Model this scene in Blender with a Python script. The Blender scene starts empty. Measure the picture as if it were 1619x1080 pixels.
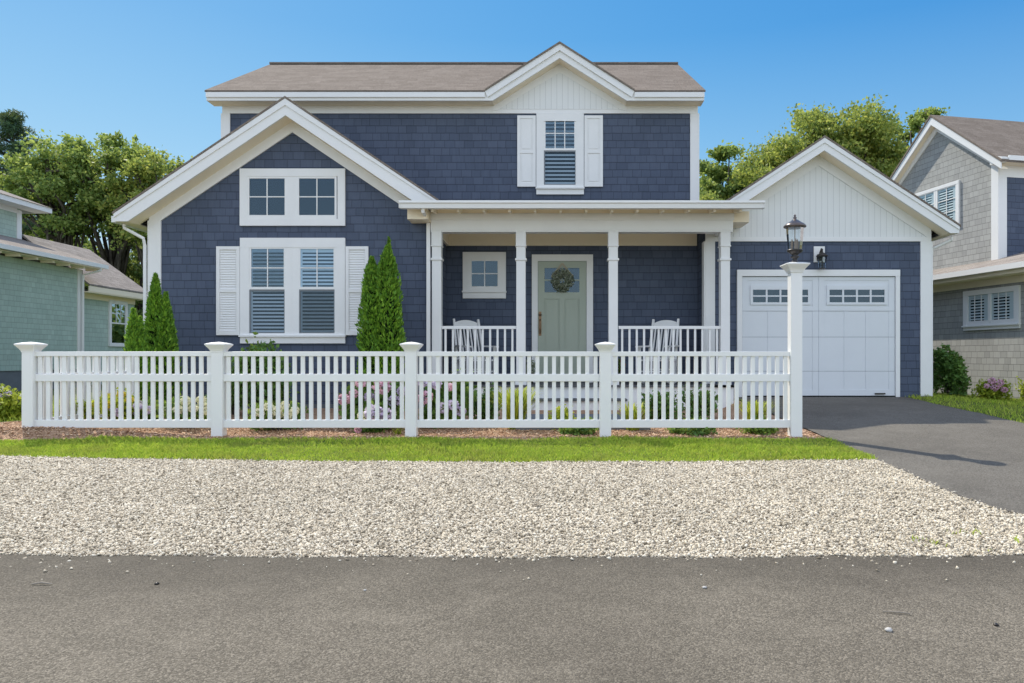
import bpy, math, random
import numpy as np
from mathutils import Vector, Matrix, Quaternion

random.seed(7); RNG = np.random.default_rng(7)
S = bpy.context.scene
COL = S.collection
F, VX, HY, CZ = 1150.0, 880.0, 565.0, 1.16      # focal length (px), principal point, eye height (m)
def X(px, D): return (px - VX) / F * D
def Z(py, D): return (HY - py) / F * D + CZ

# ------------------------------------------------------------------ render / camera / light
cam = bpy.data.objects.new('camera', bpy.data.cameras.new('camera')); COL.objects.link(cam)
cam.location = (0, 0, CZ); cam.rotation_euler = (math.pi/2, 0, 0)
cam.data.sensor_width = 36; cam.data.lens = F/1619*36
cam.data.shift_x = (809.5-VX)/1619; cam.data.shift_y = (HY-540)/1619
cam.data.clip_start = .1; cam.data.clip_end = 2000
S.camera = cam
SUNV = Vector((-.41, .51, .79)).normalized()
sun = bpy.data.objects.new('sun', bpy.data.lights.new('sun', 'SUN')); COL.objects.link(sun)
sun.data.energy = 5.0; sun.data.angle = math.radians(.5); sun.data.color = (1, .93, .80)
sun.rotation_euler = SUNV.to_track_quat('Z', 'Y').to_euler(); sun.location = (-10, 20, 30)
W = bpy.data.worlds.new('World'); S.world = W; W.use_nodes = True
wn = W.node_tree.nodes; wl = W.node_tree.links
sky = wn.new('ShaderNodeTexSky'); sky.sky_type = 'NISHITA'; sky.sun_disc = False
sky.sun_elevation = math.asin(SUNV.z); sky.sun_rotation = math.atan2(SUNV.x, SUNV.y)
sky.air_density = 1.0; sky.dust_density = .25; sky.ozone_density = 3.0; sky.altitude = 0
BGS = .15
def wmath(op, a, b):
    o = wn.new('ShaderNodeMath'); o.operation = op
    for i, v in ((0, a), (1, b)):
        if isinstance(v, (int, float)): o.inputs[i].default_value = v
        else: wl.new(v, o.inputs[i])
    return o.outputs[0]
# a deep clear blue in front, and unseen fill light added behind the camera
wsep = wn.new('ShaderNodeSeparateColor'); wl.new(sky.outputs[0], wsep.inputs[0])
wcmb = wn.new('ShaderNodeCombineColor')
for i, (kk, ee) in enumerate(((.96, 1.72), (.735, .85), (.845, .35))):
    v = wmath('MINIMUM', wmath('MULTIPLY', wsep.outputs[i], BGS), 1.3)
    wl.new(wmath('MULTIPLY', wmath('POWER', v, ee), kk/BGS), wcmb.inputs[i])
wtc = wn.new('ShaderNodeTexCoord'); wxyz = wn.new('ShaderNodeSeparateXYZ'); wl.new(wtc.outputs['Generated'], wxyz.inputs[0])
whz = wn.new('ShaderNodeMapRange'); wl.new(wxyz.outputs[2], whz.inputs[0])
for i, v in enumerate((.40, .08, 0, .6)): whz.inputs[i+1].default_value = v
whm = wn.new('ShaderNodeMix'); whm.data_type = 'RGBA'; wl.new(whz.outputs[0], whm.inputs[0]); wl.new(wcmb.outputs[0], whm.inputs[6])
whm.inputs[7].default_value = (.48/BGS, .74/BGS, .93/BGS, 1)
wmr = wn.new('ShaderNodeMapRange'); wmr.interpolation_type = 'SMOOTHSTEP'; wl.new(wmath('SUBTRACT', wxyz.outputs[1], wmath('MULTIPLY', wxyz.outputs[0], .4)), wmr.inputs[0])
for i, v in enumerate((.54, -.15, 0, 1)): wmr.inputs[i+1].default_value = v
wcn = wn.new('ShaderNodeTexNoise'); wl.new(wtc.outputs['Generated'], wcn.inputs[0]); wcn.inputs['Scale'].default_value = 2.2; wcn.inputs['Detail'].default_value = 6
wfill_fac = wmath('MULTIPLY', wmr.outputs[0], wmath('ADD', wmath('MULTIPLY', wcn.outputs[0], .9), .55))
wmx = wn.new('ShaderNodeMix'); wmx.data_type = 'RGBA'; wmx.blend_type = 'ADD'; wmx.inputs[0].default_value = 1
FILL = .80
wfill = wn.new('ShaderNodeMix'); wfill.data_type = 'RGBA'; wl.new(wfill_fac, wfill.inputs[0]); wfill.inputs[6].default_value = (0, 0, 0, 1); wfill.clamp_factor = False
wfill.inputs[7].default_value = (1.0*FILL/BGS, .93*FILL/BGS, .78*FILL/BGS, 1)
wl.new(whm.outputs[2], wmx.inputs[6]); wl.new(wfill.outputs[2], wmx.inputs[7])
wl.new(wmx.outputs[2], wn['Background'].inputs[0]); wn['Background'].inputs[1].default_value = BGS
S.view_settings.view_transform = 'Standard'; S.view_settings.look = 'None'
S.view_settings.exposure = 0; S.view_settings.gamma = 1
S.render.engine = 'CYCLES'
S.cycles.max_bounces = 8; S.cycles.transparent_max_bounces = 16; S.cycles.use_denoising = True

# ------------------------------------------------------------------ materials
class NT:
    def __init__(s, name):
        s.m = bpy.data.materials.new(name); s.m.use_nodes = True
        s.t = s.m.node_tree; s.n = s.t.nodes; s.b = s.n['Principled BSDF']; s.out = s.n['Material Output']
    def new(s, typ, **kw):
        o = s.n.new(typ)
        for k, v in kw.items(): setattr(o, k, v)
        return o
    def link(s, a, b): s.t.links.new(a, b)
    def set(s, inp, v):
        if isinstance(v, bpy.types.NodeSocket): s.link(v, inp)
        else: inp.default_value = v
    def math(s, op, a, b=0.0, c=None):
        o = s.new('ShaderNodeMath', operation=op); s.set(o.inputs[0], a); s.set(o.inputs[1], b)
        if c is not None: s.set(o.inputs[2], c)
        return o.outputs[0]
    def mix(s, fac, a, b, blend='MIX'):
        o = s.new('ShaderNodeMix', data_type='RGBA', blend_type=blend)
        s.set(o.inputs[0], fac)
        for i, v in ((6, a), (7, b)):
            if isinstance(v, tuple) and len(v) == 3: v = v + (1,)
            s.set(o.inputs[i], v)
        return o.outputs[2]
    def noise(s, vec, scale, detail=3, rough=.55):
        o = s.new('ShaderNodeTexNoise'); s.set(o.inputs['Vector'], vec); o.inputs['Scale'].default_value = scale
        o.inputs['Detail'].default_value = detail; o.inputs['Roughness'].default_value = rough
        return o.outputs[0]
    def ramp(s, fac, stops):
        o = s.new('ShaderNodeValToRGB'); s.set(o.inputs[0], fac); e = o.color_ramp.elements
        while len(e) < len(stops): e.new(.5)
        for i, (p, c) in enumerate(stops):
            e[i].position = p; e[i].color = tuple(c) + (1,) if len(c) == 3 else c
        return o.outputs[0]
    def rng(s, v, a, b, c=0.0, d=1.0):
        o = s.new('ShaderNodeMapRange'); s.set(o.inputs[0], v)
        for i, q in enumerate((a, b, c, d)): o.inputs[i+1].default_value = q
        return o.outputs[0]
    def bump(s, h, strength=.5, dist=.01):
        o = s.new('ShaderNodeBump'); o.inputs['Strength'].default_value = strength; o.inputs['Distance'].default_value = dist
        s.link(h, o.inputs['Height']); s.link(o.outputs[0], s.b.inputs['Normal'])
    def base(s, c, rough=.6, spec=.3, metal=0):
        s.set(s.b.inputs['Base Color'], c + (1,) if isinstance(c, tuple) and len(c) == 3 else c)
        s.set(s.b.inputs['Roughness'], rough)
        s.b.inputs['Specular IOR Level'].default_value = spec; s.b.inputs['Metallic'].default_value = metal
    def obj(s): return s.new('ShaderNodeTexCoord').outputs['Object']

def paint(name, c, rough=.5, spec=.35, dirt=.06, scale=3.0, metal=0, streak=False):
    n = NT(name); o = n.obj()
    f = n.noise(o, scale, 5, .6); g = n.noise(o, scale*14, 2)
    oi = n.new('ShaderNodeObjectInfo')
    d = n.math('ADD', n.math('MULTIPLY', n.rng(f, .35, .7), dirt), n.math('MULTIPLY', n.rng(g, .3, .7), dirt*.4))
    d = n.math('ADD', d, n.math('MULTIPLY', oi.outputs['Random'], dirt*.9))
    n.base(n.mix(d, c, tuple(v*.55 for v in c)), rough, spec, metal)
    n.bump(g, .05, .002)
    return n.m

def boards(name, c, pitch=.1):
    """vertical painted boards with grooves"""
    n = NT(name); o = n.obj(); sp = n.new('ShaderNodeSeparateXYZ'); n.link(o, sp.inputs[0])
    fr = n.math('FRACT', n.math('DIVIDE', sp.outputs[0], pitch))
    g = n.math('LESS_THAN', fr, .07)
    f = n.noise(o, 3, 4)
    col = n.mix(n.math('MULTIPLY', g, .42), c, tuple(v*.35 for v in c))
    col = n.mix(n.math('MULTIPLY', f, .10), col, tuple(v*.6 for v in c))
    n.base(col, .5, .3); n.bump(n.math('SUBTRACT', 1.0, g), .35, .006)
    return n.m

def shingles(name, cols, h, w, dark=.55, var=.3, fine=0.0, rough=.75, bump=.5, spec=.25, lap=.9, stain=.2):
    n = NT(name); tc = n.new('ShaderNodeTexCoord')
    sp = n.new('ShaderNodeSeparateXYZ'); n.link(tc.outputs['Object'], sp.inputs[0])
    sn = n.new('ShaderNodeSeparateXYZ'); n.link(tc.outputs['Normal'], sn.inputs[0])
    k = n.math('GREATER_THAN', n.math('ABSOLUTE', sn.outputs[0]), n.math('ABSOLUTE', sn.outputs[1]))
    u = n.math('ADD', n.math('MULTIPLY', sp.outputs[1], k), n.math('MULTIPLY', sp.outputs[0], n.math('SUBTRACT', 1.0, k)))
    jig = n.math('MULTIPLY', n.noise(tc.outputs['Object'], 5, 1), .10)
    zr = n.math('ADD', n.math('DIVIDE', sp.outputs[2], h), jig); row = n.math('FLOOR', zr); fr = n.math('FRACT', zr)
    wv = n.math('ADD', n.math('DIVIDE', u, w), n.math('MULTIPLY', row, 17.37))
    ve = n.new('ShaderNodeTexVoronoi', voronoi_dimensions='1D', feature='DISTANCE_TO_EDGE'); n.link(wv, ve.inputs['W']); ve.inputs['Scale'].default_value = 1
    vc = n.new('ShaderNodeTexVoronoi', voronoi_dimensions='1D', feature='F1'); n.link(wv, vc.inputs['W']); vc.inputs['Scale'].default_value = 1
    for v in (ve, vc): v.inputs['Randomness'].default_value = .75
    gap = n.rng(ve.outputs['Distance'], .015, .05, 1, 0)
    lp = n.rng(fr, lap, .98, 0, 1)  # lap line: the shadow below each butt, darkened in the colour
    sc = n.new('ShaderNodeSeparateColor'); n.link(vc.outputs['Color'], sc.inputs[0])
    col = n.ramp(sc.outputs[0], [(i/max(1, len(cols)-1), c) for i, c in enumerate(cols)])
    col = n.mix(n.math('MULTIPLY', n.rng(sc.outputs[1], 0, 1), var), col, (0, 0, 0), 'MIX')
    if fine:
        nz = n.noise(tc.outputs['Object'], 55, 2, .7)
        col = n.mix(fine, col, n.ramp(nz, [(.3, tuple(v*.45 for v in cols[0])), (.7, tuple(min(1, v*1.7) for v in cols[-1]))]))
    st = n.noise(tc.outputs['Object'], 1.3, 4)
    col = n.mix(n.math('MULTIPLY', n.rng(st, .4, .75), stain), col, tuple(v*.6 for v in cols[0]))
    mp = n.new('ShaderNodeMapping'); n.link(tc.outputs['Object'], mp.inputs[0]); mp.inputs['Scale'].default_value = (1, 1, .12)
    col = n.mix(n.math('MULTIPLY', n.rng(n.noise(mp.outputs[0], 38, 3, .7), .3, .75), .22), col, tuple(v*.45 for v in cols[0]))
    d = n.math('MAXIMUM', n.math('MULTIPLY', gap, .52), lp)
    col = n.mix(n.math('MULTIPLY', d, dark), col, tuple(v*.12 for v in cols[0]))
    n.base(col, rough, spec)
    hgt = n.math('SUBTRACT', n.math('SUBTRACT', 1.0, fr), n.math('MULTIPLY', gap, .4))
    n.bump(n.math('ADD', hgt, n.math('MULTIPLY', n.noise(tc.outputs['Object'], 40, 2), .25)), bump, .012)
    return n.m

def foliage(name, stops, transl=.35, rough=.55, patch=None):
    n = NT(name); gi = n.new('ShaderNodeNewGeometry')
    col = n.ramp(gi.outputs['Random Per Island'], [(i/(len(stops)-1), c) for i, c in enumerate(stops)])
    big = n.noise(n.obj(), .9, 2)
    col = n.mix(n.rng(big, .35, .65, 0, .3), col, stops[0])
    if patch:
        col = n.mix(n.rng(n.noise(n.obj(), 2.6, 5, .7), .46, .72, 0, .7), col, patch)
        col = n.mix(n.rng(n.noise(n.obj(), 9, 3, .6), .45, .75, 0, .6), col, tuple(v*.6 for v in stops[0]))
    n.base(col, rough, .25)
    tr = n.new('ShaderNodeBsdfTranslucent'); n.link(n.mix(.5, col, (.50, .55, .10)), tr.inputs[0])
    ms = n.new('ShaderNodeMixShader'); ms.inputs[0].default_value = transl
    n.link(n.b.outputs[0], ms.inputs[1]); n.link(tr.outputs[0], ms.inputs[2]); n.link(ms.outputs[0], n.out.inputs[0])
    return n.m

def glass(name, tint=(.8, .86, .88), refl=1.0, ior=1.5, rough=.0, wav=0.0, gc=(.9, .95, 1.0)):
    n = NT(name)
    t = n.new('ShaderNodeBsdfTransparent'); t.inputs[0].default_value = tint + (1,)
    g = n.new('ShaderNodeBsdfGlossy'); g.inputs['Roughness'].default_value = rough; g.inputs[0].default_value = tuple(q*refl for q in gc) + (1,)
    fz = n.new('ShaderNodeFresnel'); fz.inputs[0].default_value = ior
    if wav:
        b = n.new('ShaderNodeBump'); b.inputs['Strength'].default_value = wav; b.inputs['Distance'].default_value = .01
        n.link(n.noise(n.obj(), 2.5, 1), b.inputs['Height']); n.link(b.outputs[0], g.inputs['Normal'])
    ms = n.new('ShaderNodeMixShader'); n.link(fz.outputs[0], ms.inputs[0]); n.link(t.outputs[0], ms.inputs[1]); n.link(g.outputs[0], ms.inputs[2])
    n.link(ms.outputs[0], n.out.inputs[0])
    return n.m

def ground_mat(name, stops, s1, s2, bump=.6, dist=.02, rough=.9, patch=None, ps=.5):
    n = NT(name); o = n.obj()
    a = n.noise(o, s1, 4, .7); b = n.noise(o, s2, 3, .6)
    f = n.math('ADD', n.math('MULTIPLY', a, .65), n.math('MULTIPLY', b, .35))
    col = n.ramp(f, [(.33 + .34*i/(len(stops)-1), c) for i, c in enumerate(stops)])
    if patch: col = n.mix(n.rng(n.noise(o, ps, 5, .65), .42, .72, 0, .75), col, patch)
    n.base(col, rough, .2); n.bump(a, bump, dist)
    return n.m

def asphalt(name, lo, hi, pale, seed=0.0, band=False):
    n = NT(name); o = n.obj()
    mp = n.new('ShaderNodeMapping'); n.link(o, mp.inputs[0]); mp.inputs['Location'].default_value = (seed, seed*.7, 0)
    v = mp.outputs[0]
    vo = n.new('ShaderNodeTexVoronoi', feature='F1'); n.link(v, vo.inputs['Vector']); vo.inputs['Scale'].default_value = 150
    sc = n.new('ShaderNodeSeparateColor'); n.link(vo.outputs['Color'], sc.inputs[0])
    col = n.ramp(sc.outputs[0], [(0, tuple(c*.4 for c in lo)), (.35, lo), (.7, hi), (1, pale)])
    nz = n.noise(v, 260, 2, .7)
    col = n.mix(.35, col, n.ramp(nz, [(.3, tuple(c*.35 for c in lo)), (.7, pale)]))
    big = n.noise(v, .55, 5, .6); mid = n.noise(v, 3.5, 4, .65)
    col = n.mix(n.rng(big, .4, .7, 0, .5), col, tuple(c*.5 for c in lo))
    col = n.mix(n.rng(mid, .5, .8, 0, .3), col, tuple(c*.95 for c in pale))
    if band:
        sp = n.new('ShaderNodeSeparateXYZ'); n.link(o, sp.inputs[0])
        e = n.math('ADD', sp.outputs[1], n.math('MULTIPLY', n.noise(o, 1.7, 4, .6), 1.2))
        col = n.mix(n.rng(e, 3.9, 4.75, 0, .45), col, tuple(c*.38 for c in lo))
    n.base(col, .85, .3)
    n.bump(n.math('ADD', n.math('MULTIPLY', vo.outputs['Distance'], -1.0), nz), .7, .006)
    return n.m

M = {}
NAVY = [(.086, .109, .163), (.096, .121, .179), (.108, .134, .195)]
M['navy'] = shingles('navy_shingle_siding', NAVY, .138, .19, dark=.6, var=.09, lap=.86, stain=.25)
M['grey'] = shingles('grey_shingle_siding', [(.385, .385, .37), (.425, .425, .405), (.46, .46, .44)], .132, .15, dark=.7, var=.12)
M['teal'] = shingles('green_shingle_siding', [(.47, .60, .525), (.50, .63, .55), (.52, .65, .57)], .132, .16, dark=.45, var=.10)
ROOFC = [(.185, .153, .126), (.258, .216, .180), (.335, .287, .243), (.218, .18, .15)]
M['roof'] = shingles('brown_roof_shingles', ROOFC, .085, .22, dark=.2, var=.14, fine=.65, bump=.4, spec=.04, rough=.95, stain=.06)
M['roof_grey'] = shingles('grey_roof_shingles', [(.22, .19, .17), (.30, .265, .235), (.37, .33, .295)], .085, .22, dark=.3, var=.2, fine=.45, spec=.05, rough=.95, stain=.07)
M['white'] = paint('white_trim_paint', (.86, .86, .85), .45, .35, .07)
M['cream'] = paint('white_soffit_warm_bounce', (.98, .87, .68), .55, .3, .08)  # white soffits; warm bounce from the ground is put into the base colour
M['vinyl'] = paint('white_vinyl', (.87, .87, .86), .35, .45, .05)
M['beadboard'] = boards('white_vertical_boards', (.80, .81, .80), .105)
M['door'] = paint('sage_door_paint', (.405, .455, .375), .4, .4, .05)
M['garage'] = paint('white_garage_paint', (.74, .77, .80), .45, .35, .06)
M['dark'] = paint('dark_interior', (.012, .014, .016), .8, .1, .1)
M['blind'] = paint('white_blind', (.68, .73, .78), .5, .3, .05)
M['gap'] = paint('shadow_gap_grey', (.26, .29, .32), .6, .2, .05)
M['screen'] = paint('screen_frame_grey', (.22, .24, .26), .6, .2, .05)
M['deck'] = paint('grey_deck_boards', (.12, .125, .13), .6, .3, .15, 6)
M['concrete'] = paint('concrete', (.20, .22, .24), .85, .2, .3, 5)
M['bronze'] = paint('dark_bronze', (.05, .045, .042), .38, .5, .2, 8, metal=.5)
M['copper'] = paint('weathered_bronze_roof', (.16, .13, .12), .3, .5, .25, 8, metal=.6)
M['brass'] = paint('aged_brass', (.24, .16, .10), .35, .5, .2, 8, metal=.9)
M['candle'] = paint('candle_sleeve', (.35, .27, .22), .5, .3)
M['glass'] = glass('window_glass', (.70, .80, .85), 1.0, 1.85, wav=.03, gc=(.58, .78, 1.0))
M['glass_side'] = glass('neighbour_glass', (.88, .93, .92), .5, 1.25, wav=.02, gc=(.75, .9, .92))
M['glass_dark'] = glass('screened_glass', (.60, .66, .70), .8, 1.6, wav=.03, gc=(.6, .8, 1.0))
M['clear'] = glass('lantern_glass', (.86, .90, .92), .9, 1.45, .05)
M['twig'] = paint('dry_twig', (.36, .31, .25), .8, .2, .3)
M['stone'] = paint('pale_pebble', (.55, .53, .50), .8, .2, .3, 20)
M['terracotta'] = paint('dark_ceramic_pot', (.10, .09, .085), .4, .4, .2)
M['red_flower'] = foliage('red_petals', [(.30, .03, .03), (.45, .05, .06)], .2)
M['ribbon'] = paint('tan_ribbon', (.45, .40, .30), .7, .2, .1)
def barkm():
    n = NT('bark'); o = n.obj(); mp = n.new('ShaderNodeMapping'); n.link(o, mp.inputs[0]); mp.inputs['Scale'].default_value = (1, 1, .15)
    f = n.noise(mp.outputs[0], 14, 4, .7); n.base(n.ramp(f, [(.3, (.035, .03, .025)), (.7, (.15, .13, .11))]), .9, .15); n.bump(f, .8, .03)
    return n.m
M['bark'] = barkm()
M['oak'] = foliage('oak_leaves', [(.085, .155, .055), (.18, .29, .08), (.30, .43, .11), (.54, .60, .18)], .50)
M['oak_dark'] = foliage('dark_oak_leaves', [(.065, .13, .055), (.13, .225, .08), (.23, .35, .11), (.40, .48, .17)], .38)
M['oak_gold'] = foliage('gold_oak_leaves', [(.10, .165, .055), (.22, .31, .08), (.37, .45, .10), (.62, .57, .15)], .50)
M['pine'] = foliage('pine_needles', [(0.027, 0.069, 0.043), (0.059, 0.127, 0.064), (0.101, 0.181, 0.076)], .15)
M['arbor'] = foliage('arborvitae_sprays', [(0.065, 0.161, 0.024), (0.132, 0.308, 0.033), (0.236, 0.471, 0.047), (0.353, 0.589, 0.061)], .25)
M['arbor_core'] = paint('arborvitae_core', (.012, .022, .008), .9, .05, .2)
M['shrub'] = foliage('shrub_leaves', [(0.059, 0.133, 0.038), (0.119, 0.252, 0.059), (0.227, 0.399, 0.095)], .3, .4)
M['lime'] = foliage('lime_leaves', [(0.162, 0.244, 0.026), (0.356, 0.438, 0.039), (0.583, 0.616, 0.065)], .4)
M['hyd'] = foliage('hydrangea_leaves', [(0.066, 0.155, 0.035), (0.133, 0.265, 0.053), (0.243, 0.398, 0.071)], .35)
M['pink'] = foliage('pink_petals', [(.72, .38, .55), (.82, .52, .70), (.88, .68, .80)], .25)
M['lavender'] = foliage('lavender_petals', [(.55, .48, .72), (.68, .60, .84), (.80, .74, .90)], .25)
M['cream_fl'] = foliage('cream_petals', [(.72, .72, .54), (.84, .84, .70), (.92, .92, .82)], .25)
M['yellow_fl'] = foliage('yellow_petals', [(.62, .48, .04), (.75, .62, .10)], .25)
M['grass'] = foliage('grass_blades', [(0.229, 0.383, 0.035), (0.399, 0.583, 0.049), (0.612, 0.750, 0.078), (0.750, 0.750, 0.147)], .3, patch=(.36, .31, .10))
M['wreath'] = foliage('wreath_leaves', [(.14, .18, .12), (.34, .38, .29), (.62, .63, .54)], .15)
def stones():
    n = NT('gravel_stones'); gi = n.new('ShaderNodeNewGeometry')
    col = n.ramp(gi.outputs['Random Per Island'], [(0, (.18, .15, .11)), (.2, (.45, .385, .29)), (.5, (.67, .585, .45)), (.8, (.75, .67, .53)), (1, (.86, .79, .66))])
    o = n.obj(); col = n.mix(n.rng(n.noise(o, 1.1, 5, .65), .42, .75, 0, .28), col, (.30, .26, .19))
    n.base(col, .85, .2); n.bump(n.noise(o, 120, 2), .4, .004)
    return n.m
M['stones'] = stones()
def chips():
    n = NT('mulch_chips'); gi = n.new('ShaderNodeNewGeometry')
    n.base(n.ramp(gi.outputs['Random Per Island'], [(0, (.24, .13, .08)), (.3, (.46, .28, .18)), (.7, (.66, .45, .30)), (1, (.80, .62, .45))]), .9, .15)
    return n.m
M['chips'] = chips()
M['gravelbase'] = ground_mat('gravel_bed', [(.20, .175, .145), (.42, .38, .32), (.58, .54, .47)], 60, 18, 1, .02)
M['mulch'] = ground_mat('mulch', [(.22, .12, .075), (.48, .30, .19), (.66, .46, .32)], 45, 7, 1, .03)
M['turf'] = ground_mat('turf', [(.04, .065, .012), (.085, .125, .020), (.13, .17, .03)], 40, 3, .8, .03, patch=(.15, .15, .045), ps=.9)
M['field'] = ground_mat('field', [(.05, .06, .02), (.09, .10, .035), (.13, .13, .05)], 8, .7, .6, .05)
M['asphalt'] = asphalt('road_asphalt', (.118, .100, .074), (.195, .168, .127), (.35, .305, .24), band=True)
M['drive'] = asphalt('driveway_asphalt', (.115, .103, .085), (.18, .164, .138), (.28, .257, .22), 31.0)

# ------------------------------------------------------------------ mesh helpers
class MB:
    def __init__(s): s.v = []; s.f = []; s.mi = []
    def add(s, vs, fs, mi=0):
        o = len(s.v); s.v += [tuple(v) for v in vs]
        for f in fs: s.f.append(tuple(o+i for i in f)); s.mi.append(mi)
        return s
    def box(s, x0, x1, y0, y1, z0, z1, mi=0):
        if x0 > x1: x0, x1 = x1, x0
        if y0 > y1: y0, y1 = y1, y0
        if z0 > z1: z0, z1 = z1, z0
        return s.add([(x0,y0,z0),(x1,y0,z0),(x1,y1,z0),(x0,y1,z0),(x0,y0,z1),(x1,y0,z1),(x1,y1,z1),(x0,y1,z1)],
              [(3,2,1,0),(4,5,6,7),(0,1,5,4),(1,2,6,5),(2,3,7,6),(3,0,4,7)], mi)
    def prism(s, poly, a0, a1, axis='y', mi=0):
        """poly of (u,w) extruded along axis; axis y: (u,a,w); axis x: (a,u,w); axis z: (u,w,a)"""
        P = {'y': lambda u, w, a: (u, a, w), 'x': lambda u, w, a: (a, u, w), 'z': lambda u, w, a: (u, w, a)}[axis]
        n = len(poly); vs = [P(u, w, a0) for u, w in poly] + [P(u, w, a1) for u, w in poly]
        fs = [tuple(range(n)), tuple(range(2*n-1, n-1, -1))] + [(i, n+i, n+(i+1) % n, (i+1) % n) for i in range(n)]
        return s.add(vs, fs, mi)
    def quad(s, a, b, c, d, mi=0): return s.add([a, b, c, d], [(0, 1, 2, 3)], mi)
    def slab(s, a, b, c, d, t, mi=0):
        """a thin solid: quad abcd thickened by vector t"""
        t = Vector(t); q = [Vector(p) for p in (a, b, c, d)]
        return s.add(q + [p+t for p in q], [(0,1,2,3),(7,6,5,4),(0,4,5,1),(1,5,6,2),(2,6,7,3),(3,7,4,0)], mi)
    def bar(s, p, q, w, h, up=(0, 0, 1), mi=0):
        p, q = Vector(p), Vector(q); d = (q-p).normalized(); up = Vector(up)
        sd = d.cross(up)
        if sd.length < 1e-4: sd = d.cross(Vector((0, 1, 0)))
        sd.normalize(); u2 = sd.cross(d); sd *= w/2; u2 *= h/2
        vs = [p-sd-u2, p+sd-u2, p+sd+u2, p-sd+u2, q-sd-u2, q+sd-u2, q+sd+u2, q-sd+u2]
        return s.add(vs, [(3,2,1,0),(4,5,6,7),(0,1,5,4),(1,2,6,5),(2,3,7,6),(3,0,4,7)], mi)
    def tube(s, pts, rad, n=8, mi=0):
        pts = [Vector(p) for p in pts]; rings = []; o = len(s.v)
        if not hasattr(rad, '__len__'): rad = [rad]*len(pts)
        ref = None
        for i, p in enumerate(pts):
            d = (pts[min(i+1, len(pts)-1)] - pts[max(i-1, 0)]).normalized()
            if ref is None: ref = d.cross(Vector((0, 0, 1))) if abs(d.z) < .95 else d.cross(Vector((1, 0, 0)))
            a = (ref - d*ref.dot(d)).normalized(); ref = a; b = d.cross(a)
            for k in range(n):
                t = 2*math.pi*k/n; s.v.append(tuple(p + (a*math.cos(t)+b*math.sin(t))*rad[i]))
        for i in range(len(pts)-1):
            for k in range(n):
                s.f.append((o+i*n+k, o+i*n+(k+1) % n, o+(i+1)*n+(k+1) % n, o+(i+1)*n+k)); s.mi.append(mi)
        s.f.append(tuple(o+k for k in reversed(range(n)))); s.mi.append(mi)
        e = o+(len(pts)-1)*n; s.f.append(tuple(e+k for k in range(n))); s.mi.append(mi)
        return s
    def lathe(s, c, prof, n=16, mi=0, square=False, cap=True):
        o = len(s.v); r2 = math.sqrt(2) if square else 1
        if square: n = 4
        for r, z in prof:
            for k in range(n):
                t = 2*math.pi*(k+.5)/n; s.v.append((c[0]+r*r2*math.cos(t), c[1]+r*r2*math.sin(t), c[2]+z))
        for i in range(len(prof)-1):
            for k in range(n):
                s.f.append((o+i*n+k, o+i*n+(k+1) % n, o+(i+1)*n+(k+1) % n, o+(i+1)*n+k)); s.mi.append(mi)
        if cap:
            s.f.append(tuple(o+k for k in reversed(range(n)))); s.mi.append(mi)
            e = o+(len(prof)-1)*n; s.f.append(tuple(e+k for k in range(n))); s.mi.append(mi)
        return s
    def xf(s, fn): s.v = [tuple(fn(*v)) for v in s.v]; return s
    def build(s, name, mats, parent=None, smooth=False, bevel=0):
        if not isinstance(mats, (list, tuple)): mats = [mats]
        loc = Vector(parent.get('_w', (0, 0, 0))) if parent else Vector((0, 0, 0))
        me = bpy.data.meshes.new(name); me.from_pydata([tuple(Vector(v)-loc) for v in s.v], [], s.f)
        for m in mats: me.materials.append(m)
        me.polygons.foreach_set('material_index', s.mi)
        if smooth: me.polygons.foreach_set('use_smooth', [True]*len(me.polygons))
        import bmesh
        bm = bmesh.new(); bm.from_mesh(me); bmesh.ops.recalc_face_normals(bm, faces=bm.faces); bm.to_mesh(me); bm.free()
        me.update()
        o = link(name, me, parent)
        if bevel:
            b = o.modifiers.new('bevel', 'BEVEL'); b.width = bevel; b.segments = 2; b.limit_method = 'ANGLE'
        return o

def link(name, me, parent=None):
    o = bpy.data.objects.new(name, me); COL.objects.link(o)
    if parent:
        o.parent = parent
        if '_w' in parent: o['_w'] = parent['_w']
    return o
def np_mesh(name, v, f, mats, parent=None):
    v = np.asarray(v, dtype=np.float32).reshape(-1, 3); f = np.asarray(f, dtype=np.int32); k = f.shape[1]
    if parent and '_w' in parent: v = v - np.array(parent['_w'], dtype=np.float32)
    me = bpy.data.meshes.new(name); me.vertices.add(len(v)); me.vertices.foreach_set('co', v.ravel())
    me.loops.add(f.size); me.loops.foreach_set('vertex_index', f.ravel())
    me.polygons.add(len(f)); me.polygons.foreach_set('loop_start', np.arange(0, f.size, k, dtype=np.int32))
    for m in (mats if isinstance(mats, (list, tuple)) else [mats]): me.materials.append(m)
    me.update(calc_edges=True); me.validate()
    return link(name, me, parent)
def thing(name, label, cat, loc=(0, 0, 0), group=None):
    o = bpy.data.objects.new(name, None); COL.objects.link(o); o.location = loc; o.empty_display_size = .2
    o['_w'] = tuple(loc); return tag(o, label, cat, group)
def tag(o, label, cat, group=None):
    o['label'] = label; o['category'] = cat
    if group: o['group'] = group
    return o
def dup(root, loc, rz=0, sc=(1, 1, 1), label=None):
    r = root.copy(); COL.objects.link(r); r.location = loc; r.rotation_euler = (0, 0, rz); r.scale = sc
    if label: r['label'] = label
    for ch in list(root.children):
        c = ch.copy(); COL.objects.link(c); c.parent = r
        for g in ch.children:
            d = g.copy(); COL.objects.link(d); d.parent = c
    return r

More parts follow.
